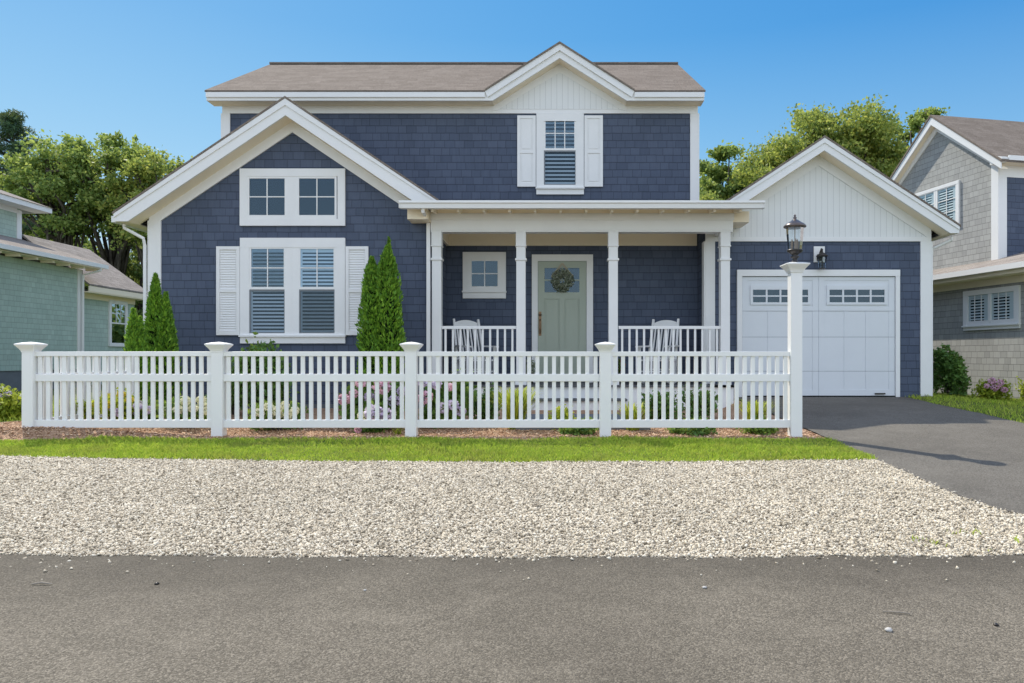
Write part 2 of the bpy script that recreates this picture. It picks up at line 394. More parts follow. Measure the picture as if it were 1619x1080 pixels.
# ------------------------------------------------------------------ terrain
def ss(a, b, x):
    t = np.clip((x-a)/(b-a), 0, 1); return t*t*(3-2*t)
def hz(x, y):
    x = np.asarray(x, float); y = np.asarray(y, float)
    b = np.interp(y, [-50, 4.23, 8.52, 12.0, 16, 400], [-1.16, -1.16, -.94, -.88, -.85, -.85])
    d = np.interp(y, [-50, 4.23, 8.52, 12.99, 16, 400], [-1.16, -1.16, -.94, -.715, -.72, -.85])
    k = ss(2.75, 3.12, x)*(1-ss(6.6, 8.8, x)*.8)
    z = b*(1-k)+d*k
    z = z + .115*np.exp(-((x+6.2)/1.35)**2)*ss(8.22, 8.48, y)*(1-ss(9.5, 11, y))
    return z + CZ
def H1(x, y): return float(hz(x, y))
def sheet(name, xs, ys, mat, dz=0.0, warp=None):
    """grid sheet on the terrain; warp(x,y)->(x,y)"""
    xx, yy = np.meshgrid(xs, ys)
    if warp: xx, yy = warp(xx, yy)
    zz = hz(xx, yy)+dz
    v = np.stack([xx, yy, zz], -1).reshape(-1, 3); nx, ny = len(xs), len(ys)
    i = np.arange(nx*ny).reshape(ny, nx)
    f = np.stack([i[:-1, :-1], i[:-1, 1:], i[1:, 1:], i[1:, :-1]], -1).reshape(-1, 4)
    o = np_mesh(name, v, f, mat); o['kind'] = 'structure'; return o
def wob(x, s=1.0, a=.02): return a*(np.sin(x*3.1*s)+.6*np.sin(x*7.7*s+1.3)+.4*np.sin(x*17.3*s+.4))
def lawn_front(x): return 7.02+.011*(x+.3)**2 + wob(x, 1, .012)
def lawn_back(x): return 8.30+wob(x, 1.1, .03) - .10*ss(-4.0, -6.0, x)
def road_edge(x): return 4.20 + .006*x*x*np.exp(-np.abs(x)/30) + wob(x, 1.6, .012)
def drive_left(y): return 3.13 + .45*ss(6.0, 4.1, y)**1.5 + wob(y, 1, .012)
def drive_right(y): return 6.2 + wob(y, 1, .015)
far = np.concatenate([np.array([-400, -200, -100, -60, -30]), np.arange(-20, 20.1, .5), np.array([30, 60, 100, 200, 400])])
ysf = np.concatenate([np.array([-200, -100, -50, -20]), np.arange(-10, 26, .5), np.array([30, 50, 100, 200, 600])])
sheet('ground', far, ysf, M['field'], -.06)
lin = np.linspace
def strip_y(f0, f1):
    def w(x, t): return x, f0(x)+(f1(x)-f0(x))*t
    return w
def strip_x(f0, f1):
    def w(t, y): return f0(y)+(f1(y)-f0(y))*t, y
    return w
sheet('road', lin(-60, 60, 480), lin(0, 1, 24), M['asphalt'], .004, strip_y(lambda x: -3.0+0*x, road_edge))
sheet('gravel_shoulder', lin(-16, 3.2, 160), lin(0, 1, 30), M['gravelbase'], .0, strip_y(lambda x: road_edge(x)-.05, lambda x: lawn_front(x)+.05))
sheet('gravel_edge', lin(0, 1, 10), lin(4.15, 7.3, 60), M['gravelbase'], .002, strip_x(lambda y: 2.9+0*y, lambda y: drive_left(y)+.03))
sheet('driveway', lin(0, 1, 20), lin(4.15, 13.02, 120), M['drive'], .012, strip_x(drive_left, drive_right))
sheet('lawn_strip', lin(-16, 3.14, 160), lin(0, 1, 20), M['turf'], .010, strip_y(lawn_front, lambda x: lawn_back(x)+.05))
sheet('mulch_bed', lin(-8.2, 3.12, 120), lin(0, 1, 40), M['mulch'], .006, strip_y(lawn_back, lambda x: 12.5+0*x))
sheet('side_mulch', lin(-16, -8.2, 40), lin(0, 1, 12), M['mulch'], .006, strip_y(lawn_back, lambda x: 9.5+0*x))
sheet('side_lawn', lin(-16, -6.5, 50), lin(9.5, 22, 40), M['turf'], .012)
sheet('right_lawn', lin(0, 1, 40), lin(4.4, 20, 80), M['turf'], .008, strip_x(lambda y: drive_right(y)-.03, lambda y: 16+0*y))
sheet('right_verge', lin(6.1, 30, 60), lin(4.1, 4.6, 4), M['gravelbase'], .014)

# gravel stones (uncountable): one mesh of small angular rocks
def rocks(n, xr, yf0, yf1, keep, size, name, mat, flat=.6, lift=.004):
    x = RNG.uniform(xr[0], xr[1], n); t = RNG.uniform(0, 1, n); y = yf0(x)+(yf1(x)-yf0(x))*t
    if name == 'gravel':
        m_ = RNG.uniform(0, 1, n) < .0009; y = np.where(m_, yf0(x)-RNG.exponential(.11, n), y)
    k = keep(x, y); x, y = x[k], y[k]; n = len(x)
    r = size*np.clip(RNG.lognormal(0, .42, n), .4, 2.1)
    base = np.array([[1,0,0],[0,1,0],[-1,0,0],[0,-1,0],[0,0,1],[0,0,-1]], float)
    v = base[None]*np.array([1, .75, flat])*(1+RNG.uniform(-.35, .35, (n, 6, 3)))
    v += RNG.uniform(-.22, .22, (n, 6, 3))
    a = RNG.uniform(0, 2*np.pi, n); ca, sa = np.cos(a), np.sin(a)
    ti = RNG.normal(0, .35, n); ct, st = np.cos(ti), np.sin(ti)
    vx, vz = v[..., 0]*ct[:, None]-v[..., 2]*st[:, None], v[..., 0]*st[:, None]+v[..., 2]*ct[:, None]
    vx, vy = vx*ca[:, None]-v[..., 1]*sa[:, None], vx*sa[:, None]+v[..., 1]*ca[:, None]
    V = np.stack([vx*r[:, None]+x[:, None], vy*r[:, None]+y[:, None], vz*r[:, None]+(hz(x, y)+lift+RNG.uniform(-.2, .6, n)*r)[:, None]], -1)
    fb = np.array([[0,1,4],[1,2,4],[2,3,4],[3,0,4],[1,0,5],[2,1,5],[3,2,5],[0,3,5]])
    f = (np.arange(n)[:, None, None]*6+fb[None]).reshape(-1, 3)
    o = np_mesh(name, V, f, mat); o['kind'] = 'stuff'; return o
g = rocks(400000, (-7.4, 4.2), road_edge, lambda x: lawn_front(x)+.02, lambda x, y: (x < drive_left(y)+.01+RNG.normal(0, .02, len(x))) & (x > -.77*y-1.1), .0078, 'gravel', M['stones'])
tag(g, 'pale crushed gravel spread between the grass strip and the road', 'gravel')
c = rocks(60000, (-8.0, 3.1), lambda x: lawn_back(x)-.02, lambda x: lawn_back(x)+1.3, lambda x, y: (x < 3.1), .0105, 'wood_chips', M['chips'], .22)
tag(c, 'reddish brown wood chip mulch under the picket fence', 'mulch')

# grass blades
def blades(n, xr, f0, f1, keep, hgt, name):
    x = RNG.uniform(xr[0], xr[1], n); t = RNG.uniform(0, 1, n); y = f0(x)+(f1(x)-f0(x))*t
    k = keep(x, y); x, y = x[k], y[k]; n = len(x)
    # thin out in worn patches
    p = np.sin(x*1.9)*np.sin(x*.73+1)+.7*np.sin(y*4.3+x*2.3); k = RNG.uniform(0, 1, n) < np.clip(.85+.25*p, .25, 1)
    x, y = x[k], y[k]; n = len(x)
    h = hgt*RNG.uniform(.5, 1.3, n)*(1+.25*np.sin(x*2.1+y*3)); a = RNG.uniform(0, 2*np.pi, n); w = RNG.uniform(.0025, .0055, n)
    ln = RNG.uniform(.15, .9, n)*h; b = RNG.uniform(0, 2*np.pi, n); z = hz(x, y)+.005
    dx, dy = np.cos(a)*w, np.sin(a)*w; lx, ly = np.cos(b)*ln, np.sin(b)*ln
    V = np.stack([np.stack([x-dx, y-dy, z], -1), np.stack([x+dx, y+dy, z], -1),
                  np.stack([x+dx*.7+lx*.4, y+dy*.7+ly*.4, z+h*.6], -1), np.stack([x+lx, y+ly, z+h], -1)], 1)
    f = np.arange(n*4).reshape(n, 4)
    return V, f
parts = [blades(110000, (-8.2, 3.16), lambda x: lawn_front(x)-.02, lambda x: lawn_back(x)+.04, lambda x, y: x < drive_left(y)+.03, .034, 'g'),
         blades(2600, (-8.2, 3.1), lambda x: lawn_back(x)-.06, lambda x: lawn_back(x)+.04, lambda x, y: x < 3.1, .045, 'g'),
         blades(14000, (-14, -6.6), lambda x: 9.5+0*x, lambda x: 14+0*x, lambda x, y: x > -12, .06, 'g'),
         blades(26000, (6.15, 10.5), lambda x: 7.5+0*x, lambda x: 14.6+0*x, lambda x, y: (x > drive_right(y)-.02) & (x < 9.0+(14.7-y)*.21), .05, 'g'),
         blades(500, (2.2, 3.6), lambda x: 4.3+0*x, lambda x: 4.7+0*x, lambda x, y: (np.sin(x*9)*np.sin(y*13) > .35), .03, 'g')]
V = np.concatenate([p[0].reshape(-1, 3) for p in parts]); f = np.arange(len(V)).reshape(-1, 4)
go = np_mesh('grass', V, f, M['grass']); go['kind'] = 'stuff'; tag(go, 'mown green grass strip between fence and gravel and lawn beside the driveway', 'grass')

# ------------------------------------------------------------------ windows etc. in a wall frame (u along, n outwards, w up)
def front(y): return lambda u, n, w: (u, y-n, w)
def side_frame(o, du, dn):
    o, du, dn = Vector(o), Vector(du), Vector(dn)
    return lambda u, n, w: tuple(o + du*u + dn*n + Vector((0, 0, w)))
class WB(MB):
    """boxes given in (u,n,w) of a wall frame"""
    def __init__(s, T): super().__init__(); s.T = T
    def b(s, u0, u1, n0, n1, w0, w1, mi=0):
        a = MB().box(u0, u1, n0, n1, w0, w1); s.add([s.T(*v) for v in a.v], a.f, mi); return s
def window(parent, T, outer, units, sill=.0, name='window', mat='white', label=None, gm='glass'):
    """outer=(u0,u1,w0,w1); units: dicts with glass rects"""
    u0, u1, w0, w1 = outer; c = WB(T); cw = min(q['lights'][0][0] for q in units)-u0-.035
    cw = max(cw, .05)
    ws = w0+sill
    c.b(u0, u1, 0, .045, w1-cw*1.05, w1); c.b(u0, u0+cw, 0, .043, ws, w1-cw*1.05); c.b(u1-cw, u1, 0, .043, ws, w1-cw*1.05)
    if sill: c.b(u0-.012, u1+.012, 0, .075, ws-.03, ws); c.b(u0, u1, 0, .04, w0, ws-.03)
    else: c.b(u0+cw, u1-cw, 0, .043, w0, w0+cw*.9)
    o = c.build(name, M[mat], parent)
    if label: o['label'] = label
    for q in units:
        gs = q['lights']; a0 = min(g[0] for g in gs); a1 = max(g[1] for g in gs); b0 = min(g[2] for g in gs); b1 = max(g[3] for g in gs)
        sm = WB(T); fw = q.get('fw', .035)
        jl = max(u0+cw, q.get('u0', a0-fw)); jr = min(u1-cw, q.get('u1', a1+fw)); zt = w1-cw*1.05; zb = ws if sill else w0+cw*.9
        sm.b(jl, a0, .002, .038, zb, zt); sm.b(a1, jr, .002, .038, zb, zt)
        sm.b(a0, a1, .002, .038, b1, zt); sm.b(a0, a1, .002, .034, zb, b0)
        for i, (x0, x1, z0, z1, nc, nr) in enumerate(gs):
            if i: sm.b(a0, a1, .002, .040, z1, gs[i-1][2])
            if x0 > a0+.002: sm.b(a0, x0, .002, .034, z0, z1); sm.b(x1, a1, .002, .034, z0, z1)
            mw = .009
            for k in range(1, nc): uu = x0+(x1-x0)*k/nc; sm.b(uu-mw, uu+mw, .024, .033, z0, z1)
            for k in range(1, nr): zz = z0+(z1-z0)*k/nr; sm.b(x0, x1, .024, .0325, zz-mw, zz+mw)
        sm.build('sash', M[mat], o)
        bl = WB(T); bl.b(a0, a1, .002, .005, b0, b1, 1)
        if q.get('blind', True):
            p = q.get('pitch', .062); k = int((b1-b0)/p)
            fr = q.get('jamb', .05)
            bl.b(a0, a0+fr, .006, .016, b0, b1); bl.b(a1-fr*.4, a1, .006, .016, b0, b1); bl.b(a0+fr, a1-fr*.4, .006, .0155, b1-.06, b1)
            for i in range(k):
                z = b0+.02+i*p; n0 = .006
                a = [T(a0+fr, .007, z+p*.52), T(a1-fr*.4, .007, z+p*.52), T(a1-fr*.4, .018, z), T(a0+fr, .018, z)]
                bl.add(a, [(0, 1, 2, 3)])
        bl.build('blind' if q.get('blind', True) else 'room_backing', [M['blind'], M['dark']], o)
        for i, (x0, x1, z0, z1, nc, nr) in enumerate(gs):
            g = WB(T); g.add([T(x0, .022, z0), T(x1, .022, z0), T(x1, .022, z1), T(x0, .022, z1)], [(0, 1, 2, 3)])
            g.build('pane', M['glass_dark' if (q.get('screen') and i) else gm], o)
            if q.get('screen') and i:
                sf = WB(T); e = .022
                sf.b(x0, x1, .026, .034, z1-e*1.3, z1); sf.b(x0, x0+e, .026, .034, z0, z1-e*1.3); sf.b(x1-e*.5, x1, .026, .034, z0, z1-e*1.3); sf.b(x0+e, x1-e*.5, .026, .034, z0, z0+e*.7)
                sf.build('screen_frame', M['screen'], o)
    return o
def shutter(parent, T, u0, u1, w0, w1, louver, split=.5):
    s = WB(T); st = .055; r = .055; zm = w0+(w1-w0)*split
    s.b(u0, u0+st, .004, .040, w0, w1); s.b(u1-st, u1, .004, .040, w0, w1)
    for a, b in ((w0, w0+r*1.3), (zm-r/2, zm+r/2), (w1-r, w1)): s.b(u0+st, u1-st, .004, .038, a, b)
    for a, b in ((w0+r*1.3, zm-r/2), (zm+r/2, w1-r)):
        if louver:
            n = int((b-a)/.04); p = (b-a)/n
            for i in range(n):
                z = a+i*p
                q = [T(u0+st, .010, z+p), T(u1-st, .010, z+p), T(u1-st, .026, z+.003), T(u0+st, .026, z+.003), T(u0+st, .010, z+.002), T(u1-st, .010, z+.002)]
                s.add(q, [(0, 1, 2, 3), (3, 2, 5, 4)])
            s.b(u0+st, u1-st, .003, .009, a, b)
        else:
            s.b(u0+st, u1-st, .004, .024, a, b); s.b(u0+st+.03, u1-st-.03, .024, .034, a+.03, b-.03)
    return s.build('shutter', M['white'], parent)

# gable trim (ridge along y): roof slabs, rake boards, soffit, frieze
def gable(parent, cx, yw, yf, yb, ztop, sl, halves, rake, tips, frieze, wall_half, roofmat='roof'):
    """ridge runs back; halves/tips: (left, right) half widths and plumb-cut heights of the eaves"""
    rf, k, so, fz = MB(), MB(), MB(), MB()
    for s, half, tip in ((-1, halves[0], tips[0]), (1, halves[1], tips[1])):
        zt = ztop-sl*half; zb = zt-tip; xk = (ztop-rake-zb)/sl
        rf.slab((cx, yf-.025, ztop+.004), (cx+s*(half+.02), yf-.025, ztop-sl*(half+.02)+.004), (cx+s*(half+.02), yb, ztop-sl*(half+.02)+.004), (cx, yb, ztop+.004), (0, 0, .035))
        k.prism([(cx, ztop), (cx+s*half, zt), (cx+s*half, zb), (cx+s*xk, zb), (cx, ztop-rake)], yf, yf+.035)
        k.prism([(cx, ztop), (cx+s*half, zt), (cx+s*half, zt-tip*.5), (cx+s*(half-.001), zt-tip*.5), (cx, ztop-rake*.40)], yf-.018, yf)
        so.slab((cx, yf+.035, ztop-rake), (cx+s*xk, yf+.035, zb), (cx+s*xk, yw, zb), (cx, yw, ztop-rake), (0, 0, .02))
        if half-.03 > xk+.02: so.slab((cx+s*xk, yf+.035, zb), (cx+s*(half-.03), yf+.035, zb), (cx+s*(half-.03), yb, zb), (cx+s*xk, yb, zb), (0, 0, .02))
        za = lambda x: ztop-rake-sl*x
        xw = min(wall_half, half-.01)
        fz.prism([(cx, za(0)), (cx+s*xw, za(xw)), (cx+s*xw, za(xw)-frieze), (cx, za(0)-frieze)], yw-.032, yw-.002)
        MB().box(cx+s*(half-.03), cx+s*half, yf+.035, yb, zb-.002, zt-.004).build('eave_board', M['white'], parent)
    rf.build('roof', M[roofmat], parent); k.build('rake_board', M['white'], parent); so.build('soffit', M['cream'], parent); fz.build('frieze_board', M['white'], parent)

# ------------------------------------------------------------------ THE NAVY HOUSE
Dw, Dd, Dg, Dp = 12.45, 13.67, 12.99, 12.37
GZ = CZ-.95                                            # bottom of walls (below grade)
house = thing('house', 'navy blue shingled house with white trim, front porch and attached garage behind the picket fence', 'house', (0, 13.6, CZ-.88))
# wing
wx = X(463, Dw); wh = (463-237)/92.4; sl = .672; yfW = F/95
apexW = (HY-156)/95+CZ
rakeW = .275; zwall = lambda x: apexW-rakeW-sl*x
w = MB()
poly = [(wx-wh, GZ), (wx+wh, GZ), (wx+wh, zwall(wh)+.05), (wx, zwall(0)+.05), (wx-wh, zwall(wh)+.05)]
w.prism(poly, Dw, 19.0); w.build('wing_wall', M['navy'], house)
gable(house, wx, Dw, yfW, 19.2, apexW, sl, (2.85, 2.53), rakeW, (.126, .07), .185, wh)
# main block
mx0, mx1 = X(352.5, Dd), X(1103, Dd); De = F/86.1; Dr = F/70
zE = (HY-145)/86.1+CZ; zEb = (HY-159)/86.1+CZ; zR = (HY-103.5)/70+CZ
yBk = 2*Dr-Dd; rx0, rx1 = -6.43, 2.71
m = MB()
m.prism([(Dd, GZ), (yBk, GZ), (yBk, zEb), (Dr, zR-.12), (Dd, zEb)], mx0, mx1, 'x')
m.build('main_wall', M['navy'], house)
rf = MB(); msl = (zR-zE)/(Dr-De)
ye = Dr+(Dr-De+.03); ze = zE-msl*.03
rf.slab((rx0-.02, ye, ze), (rx1+.02, ye, ze), (rx1+.02, Dr, zR), (rx0-.02, Dr, zR), (0, 0, .035))
def mslope(pts):
    n = len(pts); v = [(x, y, zE+msl*(y-De)) for x, y in pts]
    rf.add(v+[(x, y, z+.035) for x, y, z in v], [tuple(range(n)), tuple(range(2*n-1, n-1, -1))]+[(i, n+i, n+(i+1) % n, (i+1) % n) for i in range(n)])
_xj = (F*0+((HY-70)/86.1-(HY-145)/86.1))/.635; _yv = De+((HY-70)/86.1-(HY-145)/86.1)/msl
mslope([(rx0-.02, De-.03), (.056-_xj, De-.03), (.056, _yv), (.056, Dr), (rx0-.02, Dr)])
mslope([(.056, Dr), (.056, _yv), (.056+_xj, De-.03), (rx1+.02, De-.03), (rx1+.02, Dr)])
rf.box(rx0-.02, rx1+.02, Dr-.10, Dr+.10, zR+.0, zR+.038)
rf.build('roof', M['roof'], house)
dcx = .056; dtop = (HY-70)/86.1+CZ; dbot = (HY-91.6)/86.1+CZ; dsl = .635
xj = (dtop-zE)/dsl; xjb = (dbot-zEb)/dsl
for a, b in ((rx0, dcx-xj), (dcx+xj, rx1)):
    MB().box(a, b, De, De+.03, zEb, zE-.004).box(a, b, De-.03, De, zEb+.055, zE-.010).build('eave_board', M['white'], house)
for a, b in ((rx0, dcx-xjb), (dcx+xjb, rx1)): MB().box(a, b, De+.03, Dd, zEb, zEb+.02).build('soffit', M['cream'], house)
so = MB()
for s in (-1, 1): so.slab((dcx, De+.03, dbot), (dcx+s*xjb, De+.03, zEb), (dcx+s*xjb, Dd, zEb), (dcx, Dd, dbot), (0, 0, .02))
so.build('soffit', M['cream'], house)
dk = MB()
for s in (-1, 1):
    dk.prism([(dcx, dtop), (dcx+s*xj, zE), (dcx+s*xj, zEb), (dcx+s*xjb, zEb), (dcx, dbot)], De, De+.03)
    dk.prism([(dcx, dtop), (dcx+s*xj, zE), (dcx+s*(xj-.05), zEb+.055), (dcx, dtop-.12)], De-.03, De)
dk.build('rake_board', M['white'], house)
dr = MB()
for s in (-1, 1):
    hx = xj+.0; yv = De+.02
    yr = De+(dtop-zE)/msl+.25
    dr.slab((dcx, De-.05, dtop), (dcx+s*hx, De-.05, dtop-dsl*hx), (dcx+s*hx, De+.2, dtop-dsl*hx), (dcx, yr, dtop), (0, 0, .035))
dr.build('dormer_roof', M['roof'], house)
zf = Z(180, Dd); fb = MB()
fb.box(mx0, mx1, Dd-.03, Dd-.002, zf, zEb); fb.build('frieze_board', M['white'], house)
pa = Z(115.8, Dd); pb = Z(174.4, Dd); ph = (pa-pb)/.605
pn = MB().prism([(dcx-xjb-.05, zEb-.002), (dcx+xjb+.05, zEb-.002), (dcx, dbot)], Dd-.02, Dd+.02); pn.build('gable_panel', M['beadboard'], house)
fr = MB()
for s in (-1, 1):
    fr.prism([(dcx, dbot), (dcx+s*xjb*1.02, zEb-.012), (dcx+s*xjb*1.02, zEb-.10), (dcx+s*ph, pb), (dcx, pa)], Dd-.042, Dd-.024)
fr.build('frieze_board', M['white'], house)
pl = MB().prism([(dcx-ph, pb+.01), (dcx+ph, pb+.01), (dcx, pa)], Dd-.036, Dd-.0305); pl.build('gable_panel', M['beadboard'], house)
# garage
gx = X(1293, Dg); gh = (1471-1293)/88.5; gsl = .658; yfG = F/90.8
apexG = (HY-218)/90.8+CZ; rakeG = .216
zg = lambda x: apexG-rakeG-gsl*x
gw = MB().prism([(gx-gh, GZ), (gx+gh, GZ), (gx+gh, zg(gh)+.05), (gx, zg(0)+.05), (gx-gh, zg(gh)+.05)], Dg, 18.6)
gw.build('garage_wall', M['navy'], house)
gable(house, gx, Dg, yfG, 18.8, apexG, gsl, (2.035, 2.345), rakeG, (.06, .115), .187, gh)
zb1, zb0 = Z(375, Dg), Z(382, Dg)
pz = zg(gh)-.187+.03
pn = MB().prism([(gx-gh+.02, zb1), (gx+gh-.02, zb1), (gx+gh-.02, max(zb1+.01, zg(gh)-.02)), (gx, zg(0)-.02), (gx-gh+.02, max(zb1+.01, zg(gh)-.02))], Dg-.016, Dg-.001)
pn.build('gable_panel', M['beadboard'], house)
MB().box(gx-gh, gx+gh, Dg-.03, Dg-.0005, zb0, zb1).build('band_board', M['white'], house)
# corner boards
def corner(px0, px1, D, z0, z1, side=None, sx=None):
    b = MB().box(X(px0, D), X(px1, D), D-.028, D-.001, z0, z1)
    if sx is not None: b.box(sx, sx+(.026 if side > 0 else -.026), D-.028, D+.16, z0, z1)
    return b.build('corner_board', M['white'], house)
corner(237, 255.5, Dw, H1(-6.9, 12.4)+.05, zwall(wh)-.05, -1, wx-wh-.001)
corner(352.5, 364.5, Dd, Z(330, Dd), zf, -1, mx0-.001)
corner(1091, 1103, Dd, Z(330, Dd), zf, 1, mx1+.001)
corner(1454.5, 1471, Dg, H1(6.6, 13)+.02, zb0, 1, gx+gh+.001)
corner(1115, 1130, Dg, CZ-.47, zb0, -1, gx-gh-.001)
# foundation strip under siding
fd = MB(); fd.box(wx-wh-.012, wx+wh+.012, Dw-.012, Dw+4, GZ-.1, CZ-.80); fd.build('foundation', M['concrete'], house)

# windows on the wing
T = front(Dw)
def PX(a, D): return X(a, D)
def R(x0, x1, y0, y1, D, nc=1, nr=1): return (X(x0, D), X(x1, D), Z(y1, D), Z(y0, D), nc, nr)
o = window(house, T, (X(380.5, Dw), X(546.5, Dw), Z(357.5, Dw), Z(267.5, Dw)),
       [dict(lights=[R(395.5, 451.3, 283, 340.7, Dw, 2, 2)], blind=False, u1=X(462.6, Dw)), dict(lights=[R(474, 530, 283, 340.7, Dw, 2, 2)], blind=False, u0=X(462.7, Dw))], label='twin square window high in the wing gable')
o = window(house, T, (X(381, Dw), X(546.5, Dw), Z(543, Dw), Z(376.7, Dw)),
       [dict(lights=[R(398.5, 449.8, 394, 454, Dw, 2, 2), R(395.5, 451.3, 458, 527, Dw)], screen=True, u1=X(462.9, Dw)),
        dict(lights=[R(476, 528.3, 394, 454, Dw, 2, 2), R(474, 530, 458, 527, Dw)], screen=True, u0=X(463, Dw))], sill=.14, label='tall twin sash window with blinds between louvred shutters')
shutter(house, T, X(343.4, Dw), X(380.3, Dw), Z(530, Dw), Z(390, Dw), True)
shutter(house, T, X(547.2, Dw), X(583, Dw), Z(530, Dw), Z(390, Dw), True)
# upper window
T = front(Dd)
window(house, front(Dd), (X(848, Dd), X(923, Dd), Z(308, Dd), Z(180.5, Dd)),
       [dict(lights=[R(862.5, 908, 188, 235.3, Dd, 3, 2), R(860, 910, 238.8, 293, Dd)], screen=True, pitch=.075, jamb=.02)], sill=.13, label='upstairs sash window with blinds between panelled shutters')
shutter(house, T, X(818, Dd), X(847.2, Dd), Z(295.8, Dd), Z(183.5, Dd), False, .49)
shutter(house, T, X(923.8, Dd), X(953, Dd), Z(295.8, Dd), Z(183.5, Dd), False, .49)
# porch window
window(house, T, (X(732, Dd), X(800, Dd), Z(472, Dd), Z(399, Dd)), [dict(lights=[R(746, 787, 413, 453, Dd, 2, 2)], blind=False)], sill=.14, label='small square window on the porch wall')

# front door
zfl = CZ-.47
d0, d1, dt = X(850.3, Dd), X(927.2, Dd), Z(413.3, Dd)
cs = WB(T); cs.b(X(841, Dd), d0, 0, .06, zfl, dt); cs.b(d1, X(937.4, Dd), 0, .06, zfl, dt); cs.b(X(841, Dd), X(937.4, Dd), 0, .06, dt, Z(403, Dd))
cs.b(d0, d1, .0, .05, zfl, zfl+.03, 1)
cs.build('door_casing', [M['white'], M['deck']], house)
dd = WB(T); l0, l1, lz0, lz1 = X(861, Dd), X(916, Dd), Z(462.5, Dd), Z(424, Dd)
dz0, dz1 = zfl+.035, dt-.004
dd.b(d0+.004, l0, .004, .038, dz0, dz1); dd.b(l1, d1-.004, .004, .038, dz0, dz1)
dd.b(l0, l1, .004, .038, lz1, dz1); rl = Z(473, Dd); dd.b(l0, l1, .004, .038, rl, lz0); dd.b(l0, l1, .004, .038, dz0, dz0+.22)
mxd = (l0+l1)/2; dd.b(mxd-.045, mxd+.045, .004, .038, dz0+.22, rl)
for a, b in ((l0, mxd-.045), (mxd+.045, l1)): dd.b(a, b, .004, .022, dz0+.22, rl); dd.b(a+.03, b-.03, .022, .030, dz0+.25, rl-.03)
dd.b(mxd-.012, mxd+.012, .006, .034, lz0, lz1); zm = (lz0+lz1)/2; dd.b(l0, mxd-.012, .006, .034, zm-.012, zm+.012); dd.b(mxd+.012, l1, .006, .034, zm-.012, zm+.012)
door = dd.build('front_door', M['door'], house); door['label'] = 'sage green front door with four small panes'
g = WB(T); g.b(l0, l1, .002, .006, lz0, lz1, 1); g.build('door_backing', [M['blind'], M['dark']], door)
for a, b in ((l0, mxd-.012), (mxd+.012, l1)):
    for c, e in ((lz0, zm-.012), (zm+.012, lz1)):
        g = WB(T); g.add([T(a, .018, c), T(b, .018, c), T(b, .018, e), T(a, .018, e)], [(0, 1, 2, 3)]); g.build('pane', M['glass'], door)
hb = MB(); hx = X(854, Dd); 
hb.box(hx-.025, hx+.025, Dd-.046, Dd-.038, Z(531, Dd), Z(493, Dd))
hb.tube([(hx, Dd-.05, Z(505, Dd)), (hx, Dd-.095, Z(508, Dd)), (hx, Dd-.095, Z(520, Dd)), (hx, Dd-.05, Z(528, Dd))], .012, 8)
hb.lathe((hx, Dd-.06, Z(498, Dd)), [(.022, -.022), (.03, 0), (.022, .022)], 10)
hb.build('handle', M['brass'], door)
# door side trim bell
# ------------------------------------------------------------------ porch
pzt = CZ-.47
px0, px1 = wx+wh+.002, X(1158, 12.4)
fl = MB(); fl.box(px0, px1, 12.27, Dd-.001, pzt-.035, pzt); fl.box(gx-gh-.001, px1, 12.27, Dg-.03, pzt-.0345, pzt+.0005)
porch_floor = fl.build('porch_floor', M['deck'], house)
sk = MB(); sk.box(px0, px1, 12.31, 12.34, GZ-.05, pzt-.035); sk.box(px1-.03, px1, 12.34, Dg-.03, GZ-.05, pzt-.035); sk.build('porch_skirt', M['white'], house)
st = MB(); sx0, sx1 = X(833, 12.2), X(990, 12.2)
st.box(sx0, sx1, 11.99, 12.31, pzt-.255, pzt-.22, 0); st.box(sx0+.02, sx1-.02, 12.03, 12.308, GZ-.06, pzt-.255, 1)
st.build('step', [M['deck'], M['white']], house)
wk = MB().box(sx0-.02, sx1+.02, 9.2, 11.99, GZ-.10, CZ-.885); wk.build('walk', M['concrete'])
bpy.data.objects['walk']['kind'] = 'structure'
# beam & roof
zB0, zB1 = Z(364, Dp), Z(347.5, Dp); zg1_ = Z(317.5, F/97.5)
bm_ = MB(); bxl, bxr = X(681, 12.34), X(1159, 12.34)
bm_.box(bxl, bxr, 12.34, 12.56, zB0, zB1+.10); bm_.box(bxl, bxr+.012, 12.315, 12.34, zB1-.012, zB1+.10)
bm_.box(bxl, bxr, 12.355, 12.545, zB0-.03, zB0)
MB().box(bxl, bxr, 12.34, 12.36, zB1+.10, zg1_+.02).build('tail_board', M['cream'], house)
bm_.box(bxr-.20, bxr, 12.56, Dg-.035, zB0, zB1+.10)
bm_.build('porch_beam', M['white'], house)
zc = Z(367.5, Dd)
ce = MB().box(px0, bxr-.01, 12.56, Dd-.002, zB1+.02, zB1+.05); ce.build('porch_ceiling', M['cream'], house)
bf = MB().box(px0, X(1101, Dd), Dd-.06, Dd-.003, Z(389, Dd), zB1+.02); bf.box(px0+.001, px0+.05, 12.56, Dd-.06, Z(389, Dd)+.002, zB1+.02); bf.build('porch_frieze', M['cream'], house)
Dgut = F/97.5; zg1, zg0 = Z(317.5, Dgut), Z(329, Dgut); gxl, gxr = X(631, Dgut), X(1209, Dgut)
pr = MB(); yT = Dd; zT = zg1+.31
pr.slab((gxl+.05, Dgut+.10, zg1-.035), (gxr-.05, Dgut+.10, zg1-.035), (gxr-.05, Dd, zT), (gxl+.05, Dd, zT), (0, 0, .03))
pr.build('porch_roof', M['roof'], house)
pd = MB(); pd.slab((gxl+.06, Dgut+.12, zg1-.075), (gxr-.06, Dgut+.12, zg1-.075), (gxr-.06, Dd-.01, zT-.045), (gxl+.06, Dd-.01, zT-.045), (0, 0, .03)); pd.build('roof_deck', M['cream'], house)
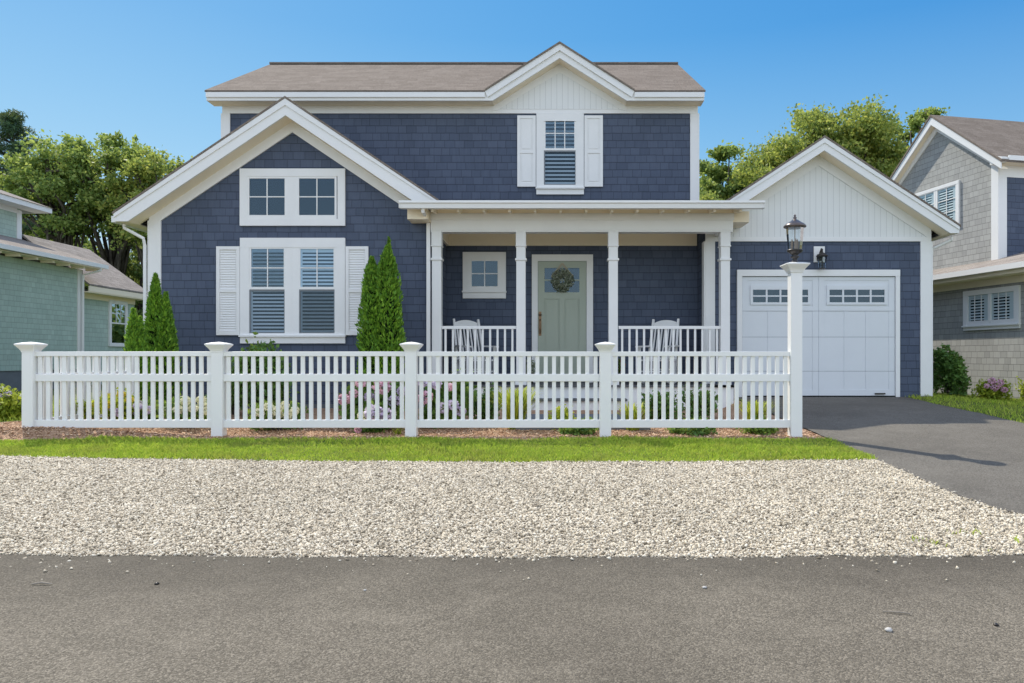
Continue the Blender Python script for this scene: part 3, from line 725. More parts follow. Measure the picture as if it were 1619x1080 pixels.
# board on which tails end, plus closed end boxes
MB().box(gxl+.08, bxl, 12.05, Dw-.004, zg0-.13, zg1-.08).build('cornice_return', M['cream'], house); MB().box(bxr+.015, gxr-.09, 12.40, Dg-.05, zg0-.115, zg1-.05).build('cornice_return', M['cream'], house)
gu = MB()
gu.prism([(Dgut, zg0+.0), (Dgut+.10, zg0), (Dgut+.10, zg1-.01), (Dgut+.088, zg1-.01), (Dgut+.088, zg0+.012), (Dgut+.012, zg0+.012), (Dgut-.012, zg1-.03), (Dgut-.022, zg1), (Dgut-.034, zg1), (Dgut-.034, zg1-.035), (Dgut-.012, zg1-.05)], gxl, gxr, 'x')
for a in (gxl, gxr-.004): gu.box(a, a+.004, Dgut-.03, Dgut+.1, zg0, zg1)
gu.build('gutter', M['vinyl'], house)
Dt = Dgut+.12
for i in range(15):
    pxt = 683.3+i*40.65
    if pxt > 1180: break
    xx = X(pxt, Dt); t = MB()
    t.prism([(Dt, zg0-.035), (Dt, zg1-.08), (12.36, zg1+.025), (12.36, zg0+.02)], xx-.02, xx+.02, 'x'); t.build('rafter_tail', M['cream'], house)
# columns
def column(pc, half=False):
    x = X(pc, 12.37); c = MB(); y = 12.45; a = .078
    if half: y = 12.42
    def sq(h, z0, z1): c.box(x-h, x+h, y-h, y+h, z0, z1)
    zn = Z(410, 12.37); zk = Z(388, 12.37)
    sq(a, pzt+.16, zk-.02); sq(a+.02, pzt, pzt+.16); sq(a+.008, zk, zB0-.003); sq(a+.016, zk-.02, zk); sq(a+.02, zn-.018, zn+.018)
    return c.build('column', M['white'], house, bevel=.004)
for p in (690.5, 823.5, 969.7, 1147): column(p, p < 700)
# downspouts
ds = MB(); xd = X(677, 12.35)
ds.box(xd-.032, xd+.032, 12.36, 12.415, CZ-.8, Z(352, 12.35)); ds.tube([(xd, Dgut+.06, zg0+.02), (xd, Dgut+.06, zg0-.04), (xd, 12.38, Z(350, 12.38)), (xd, 12.38, Z(356, 12.38))], .03, 8)
ds.build('downspout', M['vinyl'], house)
ds = MB(); xl = wx-wh-.06
ds.tube([(wx-2.80, 12.30, CZ+2.25), (wx-2.80, 12.30, CZ+2.19), (xl, 12.36, CZ+2.02), (xl, 12.40, CZ+1.9), (xl, 12.40, CZ-.7)], .028, 8)
ds.build('downspout', M['vinyl'], house)
gu = MB(); gu.box(wx-2.93, wx-2.852, 12.16, 19, CZ+2.26, CZ+2.365); gu.build('gutter', M['vinyl'], house)
ds = MB(); xr = gx+gh+.05
ds.tube([(gx+2.34, 12.90, CZ+2.14), (gx+2.34, 12.90, CZ+2.08), (xr+.02, 13.05, CZ+1.95), (xr+.02, 13.1, CZ+1.8), (xr+.02, 13.1, CZ-.6)], .028, 8); ds.build('downspout', M['vinyl'], house)
# railings
def railing(pa, pb):
    D = 12.42; xa, xb = X(pa, D), X(pb, D); zt = Z(515.5, D)
    r = MB().box(xa, xb, 12.40, 12.47, zt-.05, zt).box(xa, xb, 12.415, 12.455, pzt+.09, pzt+.14)
    o = r.build('railing', M['vinyl'], house)
    n = int(round((xb-xa)/.125))
    for i in range(n):
        x = xa+(xb-xa)*(i+.5)/n
        MB().box(x-.017, x+.017, 12.418, 12.452, pzt+.14, zt-.05).build('baluster', M['vinyl'], o)
railing(698.5, 816); railing(978, 1139.5)
# ------------------------------------------------------------------ garage door
T = front(Dg); g0, g1 = X(1172.5, Dg), X(1414.5, Dg); gt = Z(437, Dg); gb = CZ-.705
cs = WB(T); cs.b(X(1164.6, Dg), g0, 0, .05, gb-.05, gt); cs.b(g1, X(1421, Dg), 0, .05, gb-.05, gt); cs.b(X(1164.6, Dg), X(1421, Dg), 0, .055, gt, Z(427, Dg))
cs.build('garage_casing', M['white'], house)
gd = WB(T); gd.b(g0, g1, .001, .004, gb, gt, 1)
zs = [gb+.02, Z(587, Dg), Z(533, Dg), Z(492, Dg), gt-.01]
for a, b in zip(zs[:-1], zs[1:]): gd.b(g0+.004, g1-.004, .004, .012, a+.004, b-.003)
gm = (g0+g1)/2
zw0, zw1 = Z(481, Dg), Z(452.5, Dg)
halves = [(g0+.01, gm-.006), (gm+.006, g1-.01)]
wins = []
for h0, h1 in halves:
    W_ = h1-h0; e = .10
    def seg(u0, u1, z0, z1, n=.021):
        for a, b in zip(zs[:-1], zs[1:]):
            lo, hi = max(z0, a+.003), min(z1, b-.003)
            if hi-lo > .004: gd.b(u0, u1, .012, n, lo, hi)
    seg(h0, h0+e, gb+.02, gt-.012); seg(h1-e, h1, gb+.02, gt-.012)
    seg(h0+e, h1-e, gt-.07, gt-.012, .0205); seg(h0+e, h1-e, gb+.02, gb+.13, .0205); seg(h0+e, h1-e, zs[3]+.003, zs[3]+.07, .0205)
    for k in (1, 2):
        u = h0+e+(W_-2*e)*k/3; seg(u-.032, u+.032, gb+.13, zs[3]-.003, .0200)
    wu0, wu1 = h0+.14, h1-.14
    wins.append((wu0, wu1))
garage_door = gd.build('garage_door', [M['garage'], M['gap']], house)
for wu0, wu1 in wins:
    f = WB(T); z0, z1 = Z(478.3, Dg), Z(458.3, Dg); b = .045
    f.b(wu0, wu1, .012, .034, z1, zw1+.012); f.b(wu0, wu1, .012, .034, zw0-.012, z0); f.b(wu0, wu0+b, .012, .034, z0, z1); f.b(wu1-b, wu1, .012, .034, z0, z1)
    for k in (1, 2, 3):
        u = wu0+b+(wu1-wu0-2*b)*k/4; f.b(u-.016, u+.016, .012, .030, z0, z1)
    zm_ = (z0+z1)/2
    f.b(wu0+b, wu1-b, .012, .0292, zm_-.012, zm_+.012)
    f.b(wu0+b, wu1-b, .0122, .014, z0, z1, 1)
    fo = f.build('door_window', [M['garage'], M['dark']], garage_door)
    # pane as glazing in front of the dark room
    g = WB(T); g.add([T(wu0+b, .020, z0), T(wu1-b, .020, z0), T(wu1-b, .020, z1), T(wu0+b, .020, z1)], [(0, 1, 2, 3)]); g.build('pane', M['glass'], garage_door)
hd = MB().box(X(1382, Dg), X(1398, Dg), Dg-.05, Dg-.022, gb+.045, gb+.07); hd.build('handle', M['bronze'], garage_door)
sw = MB().box(g0, g1, Dg-.03, Dg-.001, gb-.02, gb+.018); sw.build('weather_seal', M['dark'], garage_door)

# wall lantern
wlx, wly = X(1294.5, Dg), Dg
wlt = thing('wall_lantern', 'small dark carriage lantern on a white block above the garage door', 'lantern', (wlx, Dg, Z(402, Dg)))
MB().box(X(1286, Dg), X(1303, Dg), Dg-.035, Dg-.002, Z(415, Dg), Z(390, Dg)).build('mounting_block', M['white'], wlt)
lx, ly = X(1299.5, Dg-.14), Dg-.15
a = MB().tube([(wlx, Dg-.04, Z(409, Dg)), (wlx-.01, Dg-.09, Z(402, Dg)), (wlx+.005, Dg-.13, Z(395, Dg)), (lx, ly, Z(396, Dg)), (lx, ly, Z(401, Dg))], .018, 8)
a.lathe((wlx, Dg-.04, Z(408, Dg)), [(.045, -.06), (.055, 0), (.045, .06)], 10); a.build('arm', M['bronze'], wlt)
z0 = Z(404.5, Dg-.15)
MB().lathe((lx, ly, z0), [(.10, -.012), (.10, 0), (.06, .035), (.02, .06), (.012, .09), (.0, .10)], 12).build('cap', M['bronze'], wlt, True)
MB().lathe((lx, ly, z0), [(.055, -.22), (.082, -.012)], 8, cap=False).build('glass_shade', M['clear'], wlt)
MB().lathe((lx, ly, z0), [(.0, -.245), (.03, -.235), (.058, -.225), (.058, -.215), (.0, -.214)], 8).lathe((lx, ly, z0), [(.011, -.214), (.011, -.10), (.004, -.07)], 8).build('base', M['bronze'], wlt)

# wreath
wrx, wrz = X(889, Dd), Z(444, Dd)
wr = thing('wreath', 'round grey green leafy wreath hung on the sage front door', 'wreath', (wrx, Dd-.05, wrz))
def leaves(P, size, N=None, aspect=.5, upb=0.0, jit=1.0, along=None):
    """diamond leaves at P; random orientation (optionally along given directions)"""
    n = len(P); P = np.asarray(P, float)
    d = RNG.normal(0, 1, (n, 3)) if along is None else along + RNG.normal(0, jit*.4, (n, 3))
    d[:, 2] += upb; d /= np.linalg.norm(d, axis=1)[:, None]
    q = RNG.normal(0, 1, (n, 3)); s = np.cross(d, q); s /= np.linalg.norm(s, axis=1)[:, None]+1e-9
    L = (size*RNG.uniform(.6, 1.35, n))[:, None]
    nn = np.cross(d, s)
    V = np.stack([P-d*L*.5, P+s*L*aspect*.5+nn*L*.06, P+d*L*.5, P-s*L*aspect*.5+nn*L*.06], 1)
    return V.reshape(-1, 3)
def leafmesh(name, V, mat, parent=None): return np_mesh(name, V, np.arange(len(V)).reshape(-1, 4), mat, parent)
th = RNG.uniform(0, 2*np.pi, 1500); ph_ = RNG.uniform(0, 2*np.pi, 1500); rr = .085*np.sqrt(RNG.uniform(0, 1, 1500))
P = np.stack([wrx+(.135+rr*np.cos(ph_))*np.cos(th), Dd-.085+rr*np.sin(ph_)*.8, wrz+(.135+rr*np.cos(ph_))*np.sin(th)], -1)
leafmesh('leaf_ring', leaves(P, .045), M['wreath'], wr)
rb = MB()
for s in (-1, 1): rb.bar((wrx, Dd-.045, Z(417, Dd)), (wrx+s*.20, Dd-.06, wrz+.07), .035, .004, (0, 1, 0))
rb.build('ribbon', M['ribbon'], wr)

# ------------------------------------------------------------------ rocking chairs
def rocking_chair(label):
    t = thing('rocking_chair', label, 'chair', (0, 0, 0), 'white rocking chairs on the porch'); m_ = M['vinyl']
    back = .26
    MB().box(-.27, .27, -.25, .22, .40, .43).build('seat', m_, t, bevel=.008)
    for s in (-1, 1):
        x = s*.255
        MB().bar((x, .22, .10), (x*1.0, .25, .42), .04, .04).bar((x, .25, .42), (x*.93, .48, 1.17), .038, .038).build('back_post', m_, t)
        MB().bar((x, -.24, .09), (x, -.25, .64), .04, .04).build('front_leg', m_, t)
        MB().slab((x-.05, -.34, .64), (x+.05, -.34, .64), (x+.04, .34, .66), (x-.03, .34, .66), (0, 0, .028)).build('armrest', m_, t)
        pts = [(x, -.48+i*.11, .02+((i-4.5)/4.5)**2*.09) for i in range(10)] + [(x, .66, .135)]
        r = MB()
        for p, q in zip(pts[:-1], pts[1:]): r.bar(p, q, .03, .05)
        r.build('rocker', m_, t)
    # back slats
    for i in range(7):
        x = -.19+i*.38/6
        MB().bar((x, .255, .46), (x*.96, .455, 1.04), .028, .016).build('slat', m_, t)
    tr = MB(); n = 10
    for i in range(n):
        a, b = -1+2*i/n, -1+2*(i+1)/n; f = lambda u: 1.10+.055*(1-u*u)
        tr.add([(a*.235, .452, 1.03), (b*.235, .452, 1.03), (b*.235, .478, f(b)), (a*.235, .478, f(a)), (a*.235, .478, 1.025), (b*.235, .478, 1.025), (b*.235, .502, f(b)-.002), (a*.235, .502, f(a)-.002)],
               [(0,1,2,3),(7,6,5,4),(3,2,6,7),(0,4,5,1)])
    tr.build('top_rail', m_, t)
    MB().bar((-.25, .245, .45), (.25, .245, .45), .03, .03).bar((-.25, -.24, .22), (.25, -.24, .22), .025, .025).bar((-.25, .21, .25), (.25, .21, .25), .025, .025).build('stretcher', m_, t)
    return t
ch = rocking_chair('white slatted rocking chair on the porch under the small square window')
ch.location = (X(752, 12.98), 12.98, pzt+.002); ch.rotation_euler = (0, 0, math.radians(28))
dup(ch, (X(1040, 12.98), 12.98, pzt+.002), math.radians(-26), label='white slatted rocking chair on the porch near the garage, right of the front door')

# ------------------------------------------------------------------ picket fence
Df = 8.52; s135 = 135.0
fx = [(p-VX)/s135 for p in (42.5, 342, 649, 957.5)] + [(1259.8-VX)/s135]
zc_ = lambda py: (HY-py)/s135+CZ
pw = .066
fence = thing('picket_fence', 'long white vinyl picket fence with flared caps along the front garden', 'fence', (fx[2], Df, H1(fx[2], Df)))
def post_cap(mb, x, y, z, k=1.0):
    return mb.lathe((x, y, z), [(.068*k, -.002), (.071*k, .016), (.082*k, .038), (.098*k, .06), (.114*k, .082), (.118*k, .086), (.118*k, .098), (.06*k, .115), (.0, .124)], square=True)
ztop = zc_(557)
for x in fx[:-1]:
    zb_ = H1(x, Df)-.04
    p = MB().box(x-pw, x+pw, Df-pw+.066, Df+pw+.066, zb_, ztop).build('fence_post', M['vinyl'], fence, bevel=.006)
    post_cap(MB(), x, Df+.066, ztop).build('post_cap', M['vinyl'], p)
rails = [(zc_(563.3), zc_(555.8)), (zc_(603.4), zc_(591.6)), (zc_(677), zc_(664.5))]
yc = Df+.066
picket_me = None
for i in range(4):
    xa = fx[i]+pw; xb = fx[i+1]-pw
    for k, (z0, z1) in enumerate(rails):
        MB().box(xa-.001, xb+.001, yc-.026, yc+.026, z0, z1).build(('top_rail', 'middle_rail', 'bottom_rail')[k], M['vinyl'], fence, bevel=.004)
    n = 22; sp = (xb-xa)/n
    for j in range(n):
        x = xa+sp*(j+.5)
        if picket_me is None:
            pk = MB().box(x-.023, x+.023, yc-.011, yc+.011, rails[2][1]-.01, rails[0][0]+.005).build('picket', M['vinyl'], fence); picket_me = pk; px_0 = x
        else:
            c = picket_me.copy(); COL.objects.link(c); c.parent = fence; c.location = (x-px_0, 0, 0)
sf = thing('side_fence', 'short return of white picket fence running back from the left corner post', 'fence', (fx[0], 9.5, H1(fx[0], 9.5)))
ye = 10.55
for k, (z0, z1) in enumerate(rails): MB().box(fx[0]-.024, fx[0]+.024, Df+.13, ye, z0, z1).build(('top_rail', 'middle_rail', 'bottom_rail')[k], M['vinyl'], sf, bevel=.004)
MB().box(fx[0]-pw, fx[0]+pw, ye, ye+.13, H1(fx[0], ye)-.05, ztop-.02).build('fence_post', M['vinyl'], sf, bevel=.006)
n = 18; pk0 = None
for j in range(n):
    y = Df+.13+(ye-Df-.13)*(j+.5)/n
    if pk0 is None:
        pk0 = MB().box(fx[0]-.011, fx[0]+.011, y-.023, y+.023, rails[2][1]-.01, rails[0][0]+.005).build('picket', M['vinyl'], sf); y_0 = y
    else:
        c = pk0.copy(); COL.objects.link(c); c.parent = sf; c.location = (0, y-y_0, 0)
# lamp post
lpx = fx[4]; lpy = Df+.066; zl = zc_(430)
lp = thing('lamp_post', 'tall white square lamp post with bronze lantern at the end of the fence', 'lamp post', (lpx, lpy, H1(lpx, lpy)))
MB().box(lpx-.067, lpx+.067, lpy-.067, lpy+.067, H1(lpx, lpy)-.05, zl).build('post', M['vinyl'], lp, bevel=.006)
post_cap(MB(), lpx, lpy, zl, 1.15).build('post_cap', M['vinyl'], lp)
zl2 = zl+.118
base = MB().lathe((lpx, lpy, zl2), [(.052, -.02), (.052, .0), (.03, .02), (.028, .05), (.05, .06), (.052, .07), (.03, .085), (.045, .10), (.085, .125), (.092, .135), (.092, .15), (.03, .152)], 16)
lant = base.build('lantern', M['bronze'], lp, True)
zg_ = zl2+.15
MB().lathe((lpx, lpy, zg_), [(.076, 0), (.088, .10), (.10, .27)], 8, cap=False).build('lantern_glass', M['clear'], lant)
MB().lathe((lpx, lpy, zg_+.26), [(.118, 0), (.130, .006), (.130, .022), (.105, .045), (.065, .07), (.03, .095), (.016, .10), (.022, .12), (.010, .135), (.015, .148), (.0, .165)], 16).build('lantern_roof', M['copper'], lant, True)
cd = MB().tube([(lpx, lpy, zg_), (lpx, lpy, zg_+.28)], .006, 6)
for k in range(3):
    a = 2*math.pi*k/3+.4; cd.lathe((lpx+.035*math.cos(a), lpy+.035*math.sin(a), zg_), [(.014, .0), (.014, .10), (.004, .13)], 8)
cd.build('candle_cluster', M['candle'], lant)

# ------------------------------------------------------------------ neighbours
def shifted(mb, fn): return mb.xf(fn)
# left: sage green house, walls face +x
lh = thing('neighbour_house', 'sage green shingled house with low roofs at the left edge', 'house', (-15, 19, CZ-.85))
XL = -13.33
b = MB(); zt_ = CZ+2.45
b.box(-24, XL, 6.0, 20.4, CZ-.33, zt_); b.build('wall', M['teal'], lh)
MB().box(-24, XL-.02, 6.0, 20.38, GZ-.2, CZ-.33).build('foundation', M['concrete'], lh)
MB().box(-24, XL-.14, 20.4, 23.2, CZ-.8, CZ+1.95).build('rear_wall', M['teal'], lh)
r = MB(); r.slab((XL+.40, 5.6, CZ+2.60), (XL+.40, 20.8, CZ+2.60), (-15.2, 20.8, CZ+3.32), (-15.2, 5.6, CZ+3.32), (0, 0, .05)); r.slab((-15.2, 5.6, CZ+3.32), (-15.2, 20.8, CZ+3.32), (-24, 20.8, CZ+3.32), (-24, 5.6, CZ+3.32), (0, 0, .04))
r.build('lower_roof', M['roof_grey'], lh)
r = MB().box(XL+.0, XL+.36, 5.6, 20.8, CZ+2.50, CZ+2.52)
for i in range(24): r.box(XL+.002, XL+.34, 20.6-i*.6-.03, 20.6-i*.6+.03, CZ+2.44, CZ+2.50)
r.build('soffit', M['cream'], lh)
MB().box(XL+.36, XL+.46, 5.6, 20.9, CZ+2.53, CZ+2.64).build('gutter', M['vinyl'], lh)
cb = MB().box(XL, XL+.025, 20.22, 20.42, CZ-.33, CZ+2.45).box(XL-.15, XL+.025, 20.402, 20.428, CZ-.33, CZ+2.45); cb.build('corner_board', M['white'], lh)
MB().tube([(XL+.42, 20.6, CZ+2.54), (XL+.42, 20.6, CZ+2.46), (XL+.07, 20.36, CZ+2.3), (XL+.07, 20.36, CZ-.3)], .035, 8).build('downspout', M['vinyl'], lh)
u = MB().box(-24, -15.0, 6, 20.35, CZ+3.2, CZ+4.3); u.build('upper_wall', M['teal'], lh)
MB().box(-15.0, -14.975, 20.2, 20.37, CZ+3.2, CZ+4.1).box(-15.0, -14.98, 6, 20.2, CZ+4.0, CZ+4.3).build('trim_board', M['white'], lh)
r = MB(); yy = 20.95
r.add([(-14.5, yy, CZ+4.28), (-24, yy, CZ+4.28), (-17.5, 19.0, CZ+5.45), (-14.5, 5, CZ+4.28), (-17.5, 5, CZ+5.45), (-24, 5, CZ+5.45), (-24, 19.0, CZ+5.45)],
      [(0, 2, 4, 3), (0, 1, 6, 2), (2, 6, 5, 4)]); r.build('upper_roof', M['roof_grey'], lh)
r = MB().box(-15.0, -14.55, 5, yy-.03, CZ+4.14, CZ+4.16); r.box(-14.56, -14.53, 5, yy, CZ+4.14, CZ+4.28).box(-24, -14.56, yy-.03, yy, CZ+4.14, CZ+4.28); r.build('eave_board', M['white'], lh)
TL = side_frame((-15.0, 0, 0), (0, 1, 0), (1, 0, 0))
window(lh, TL, (17.4, 18.3, CZ+3.42, CZ+4.02), [dict(lights=[(17.5, 18.2, CZ+3.5, CZ+3.93, 3, 2)], blind=False)], gm='glass_side')
TL = side_frame((XL-.14, 0, 0), (0, 1, 0), (1, 0, 0))
window(lh, TL, (21.85, 22.78, CZ+.33, CZ+1.73), [dict(lights=[(21.97, 22.66, CZ+1.06, CZ+1.62, 3, 2), (21.97, 22.66, CZ+.44, CZ+1.02, 1, 1)], blind=False)], gm='glass_side')
r = MB(); r.slab((XL+.22, 20.42, CZ+2.02), (XL+.22, 23.45, CZ+2.02), (-15.05, 23.45, CZ+3.42), (-15.05, 20.42, CZ+3.42), (0, 0, .05)); r.slab((-15.05, 20.42, CZ+3.42), (-15.05, 23.45, CZ+3.42), (-17, 23.45, CZ+2.02), (-17, 20.42, CZ+2.02), (0, 0, .05))
r.build('rear_roof', M['roof_grey'], lh)
MB().box(XL-.14, XL+.2, 20.43, 23.4, CZ+1.83, CZ+1.86).box(XL+.18, XL+.21, 20.43, 23.4, CZ+1.86, CZ+2.01).box(XL-.14, XL-.11, 20.43, 23.2, CZ+1.68, CZ+1.83).build('eave_board', M['cream'], lh)

# right: grey house, rotated
ang = math.radians(11.8)
rh = bpy.data.objects.new('neighbour_house', None); COL.objects.link(rh); rh.location = (9.2, 14.7, CZ); rh.rotation_euler = (0, 0, ang)
tag(rh, 'grey shingled two storey house with white trim at the right edge', 'house'); rh['_w'] = (0, 0, 0)
# local frame: x = to the right (u), y = back (t), z from eye level
B = MB; z_e = 1.70
B().box(0, 9, -4, 7.5, -1.3, z_e).build('wall', M['grey'], rh)
r = B(); r.slab((-.40, -4.3, 1.80), (-.40, 7.8, 1.80), (.85, 7.8, 2.14), (.85, -4.3, 2.14), (0, 0, .04)); r.slab((.85, -4.3, 2.14), (.85, 1.25, 2.14), (4, 1.25, 3.0), (4, -4.3, 3.0), (0, 0, .04)); r.build('lower_roof', M['roof_grey'], rh)
B().box(-.50, -.40, -4.3, 7.8, 1.72, 1.83).build('gutter', M['vinyl'], rh)
B().box(-.40, -.001, -4.3, 7.8, 1.64, 1.66).box(-.40, -.37, -4.3, 7.8, 1.66, 1.80).box(-.03, -.0005, -4.3, 7.8, 1.50, 1.64).build('soffit', M['cream'], rh)
t0, t1 = 1.2, 4.9; tm = (t0+t1)/2; zea = 4.40; zap = 5.83; us = .80
B().prism([(t0, 2.0), (t1, 2.0), (t1, zea), (tm, zap-.05), (t0, zea)], us, 9, 'x').build('upper_wall', M['grey'], rh)
rs = (zap-zea)/(tm-t0)
r = B()
for s in (-1, 1):
    e = tm+s*(tm-t0+.30); ze = zap-rs*(tm-t0+.30)
    r.slab((us-.22, tm, zap+.06), (9.4, tm, zap+.06), (9.4, e, ze+.06), (us-.22, e, ze+.06), (0, 0, .05))
r.build('upper_roof', M['roof'], rh)
k = B()
for s in (-1, 1):
    e = tm+s*(tm-t0+.28); ze = zap-rs*(tm-t0+.28)
    k.prism([(tm, zap+.05), (e, ze+.05), (e, ze-.10), (tm, zap-.14)], us-.20, us-.17, 'x')
    k.prism([(tm, zap-.12), (e-s*.24, ze+.20-.10), (e-s*.24, ze+.20-.23), (tm, zap-.29)], us-.035, us-.001, 'x')
k.prism([(t0-.27, zea-.16), (t0+.05, zea-.16), (t0+.05, zea+.05), (t0-.27, zea-.05)], us-.169, us-.002, 'x')
k.build('rake_board', M['white'], rh)
so = B()
for s in (-1, 1):
    e = tm+s*(tm-t0+.26); ze = zap-rs*(tm-t0+.26); so.slab((us-.17, tm, zap-.11), (us, tm, zap-.11), (us, e, ze-.11), (us-.17, e, ze-.11), (0, 0, .02))
so.build('soffit', M['cream'], rh)
B().box(us, 9.4, t0-.30, t0-.27, zea-.16, zea-.02).box(us, 9, t0-.03, t0-.001, zea-.42, zea-.16).build('eave_board', M['white'], rh)
B().box(us, 9.3, t0-.27, t0, zea-.17, zea-.15).build('eave_soffit', M['cream'], rh)
B().box(us-.026, us-.001, t0, t0+.17, 2.05, zea-.1).box(us-.026, us+.20, t0-.027, t0-.001, 2.05, zea-.16).build('corner_board', M['white'], rh)
B().box(us+.2, 9, t0-.02, t0-.003, 2.1, zea-.16).build('shaded_front_wall', M['navy'], rh)  # front of the grey house in shade; its darkness comes from darker siding colour
TR = side_frame((0, 0, 0), (0, 1, 0), (-1, 0, 0))
window(rh, TR, (-.216, 1.266, .583, 1.44), [dict(lights=[(-.08, .50, .78, 1.33, 3, 1)], u1=.525, jamb=.12), dict(lights=[(.58, 1.13, .78, 1.33, 3, 1)], u0=.53, jamb=.12)], sill=.10, gm='glass_side')
TU = side_frame((us, 0, 0), (0, 1, 0), (-1, 0, 0))
window(rh, TU, (2.32, 3.87, 3.10, 4.18), [dict(lights=[(2.43, 3.03, 3.2, 4.08, 2, 3)], u1=3.09, jamb=.1), dict(lights=[(3.15, 3.76, 3.2, 4.08, 2, 3)], u0=3.1, jamb=.1)], gm='glass_side')

# ------------------------------------------------------------------ plants
def ball_points(n, c, r, shell=.5):
    d = RNG.normal(0, 1, (n, 3)); d /= np.linalg.norm(d, axis=1)[:, None]
    q = shell+(1-shell)*RNG.uniform(0, 1, n)**.5
    return np.array(c)+d*q[:, None]*np.array(r), d
def tree(name, label, x, y, top, cr, mat, nleaf=9000, leaf=.15, trunk_h=.5, group='trees behind the houses', clumps=34, flat=.62, bare=0.0, low=.0, seed=1):
    rs_ = np.random.default_rng(seed); g0_ = H1(x, y); h = top-g0_
    t = thing(name, label, 'tree', (x, y, g0_-.1), group)
    # clumps fill an uneven crown
    cz = g0_+h*(trunk_h+(1-trunk_h)*.5); rz = h*(1-trunk_h)*.5
    C = []; clumps = int(clumps*1.9)
    while len(C) < clumps:
        p = rs_.uniform(-1, 1, 3)
        if np.linalg.norm(p) > .93 or np.linalg.norm(p) < .2: continue
        C.append((x+p[0]*cr*(1-.25*max(0, p[2])), y+p[1]*cr*.9, cz+p[2]*rz*.84))
    sizes = rs_.uniform(.10, .25, clumps)*cr
    per = int(nleaf*1.2/clumps); Ps = []
    for (c, r) in zip(C, sizes):
        k_ = int(per*(r/(.175*cr))**1.5)+30
        Ps.append(np.array(c)+RNG.normal(0, .55, (k_, 3))*np.array((r, r, r*flat)))
        for _ in range(4):
            o = rs_.normal(0, .75, 3)*r; Ps.append(np.array(c)+o*np.array((1, 1, .6))+RNG.normal(0, .24, (int(per*.14)+8, 3))*r)
    P = np.concatenate(Ps)
    leafmesh('crown', leaves(P, leaf, aspect=.62, upb=.0), mat, t)
    tb = MB(); r0 = .018*h+.05; pts = [(x, y, g0_-.1)]; k = 6
    for i in range(1, k+1):
        pts.append((x+rs_.normal(0, .10)*i*.5, y+rs_.normal(0, .1)*i*.5, g0_+h*(trunk_h+.30)*i/k))
    tb.tube(pts, [r0*(1.15-.85*i/k) for i in range(k+1)], 8)
    for c in C[:int(clumps*.75)]:
        i = int(rs_.integers(2, k+1)); s_ = Vector(pts[i]); e = Vector(c)
        if e.z < s_.z: 
            i = max(1, i-2); s_ = Vector(pts[i])
        mid = s_.lerp(e, .5)+Vector((rs_.normal(0, .25), rs_.normal(0, .25), rs_.normal(.1, .2)))
        tb.tube([s_, mid, e], [r0*.42, r0*.26, r0*.10], 5)
    tb.build('trunk', M['bark'], t, True)
    return t
def TP(px, D): return X(px, D)
# left group
def pine(label, px, D, topy, cr, seed):
    rs_ = np.random.default_rng(seed); x = X(px, D); y = D; g0_ = H1(x, y); top = Z(topy, D); h = top-g0_
    t = thing('pine_tree', label, 'tree', (x, y, g0_-.1), 'trees behind the houses'); Ps = []; tb = MB()
    tb.tube([(x, y, g0_-.1), (x+.1, y, g0_+h*.5), (x, y, top-.3)], [.22, .16, .04], 8)
    for i in range(26):
        f = .30+.70*i/25; z = g0_+h*f; R_ = cr*(1-f)**.65*1.25+.35
        for k in range(4):
            a = rs_.uniform(0, 2*np.pi); rr_ = R_*rs_.uniform(.5, 1)
            e = (x+rr_*math.cos(a), y+rr_*math.sin(a), z+rs_.uniform(-.1, .3)); tb.tube([(x, y, z-.2), e], [.04, .015], 4)
            for q in (.55, .85, 1.0):
                c = np.array((x, y, z-.1))*(1-q)+np.array(e)*q; P, d = ball_points(70, c, (.45, .45, .2), .1); Ps.append(P)
    leafmesh('crown', leaves(np.concatenate(Ps), .24, aspect=.16, upb=.5), M['pine'], t)
    tb.build('trunk', M['bark'], t, True)
pine('dark blue green pine at the far left edge, taller than its neighbours', 20, 34, 186, 2.6, 3)
pine('dark pine glimpsed just right of the tallest left pine', 62, 38, 262, 2.2, 5)
tree('oak_tree', 'broad olive oak behind the green house, nearest the pine', X(98, 30), 30, Z(202, 30), 2.2, M['oak'], 7200, seed=11, trunk_h=.50)
tree('oak_tree', 'tall oak with the highest rounded crown on the left', X(182, 31), 31, Z(190, 31), 2.3, M['oak'], 7200, seed=12, trunk_h=.47)
tree('oak_tree', 'yellowing oak touching the left rake of the navy house', X(256, 30), 30, Z(222, 30), 2.2, M['oak_gold'], 9000, seed=13, trunk_h=.42)
tree('oak_tree', 'dark leafy tree low behind the green house roof', X(150, 36), 36, Z(345, 36), 2.6, M['oak_dark'], 9000, seed=14, trunk_h=.10)
tree('oak_tree', 'leafy young tree filling the gap beside the navy house corner', X(226, 33), 33, Z(330, 33), 2.2, M['oak_dark'], 9000, seed=15, trunk_h=.05)
tree('oak_tree', 'low pale leaved tree over the left neighbour ridge', X(85, 35), 35, Z(318, 35), 2.2, M['oak'], 8000, seed=16, trunk_h=.2)
tree('oak_tree', 'small crown peeping over the left slope of the wing roof', X(338, 33), 33, Z(222, 33), 1.3, M['oak'], 4000, seed=17, trunk_h=.5)
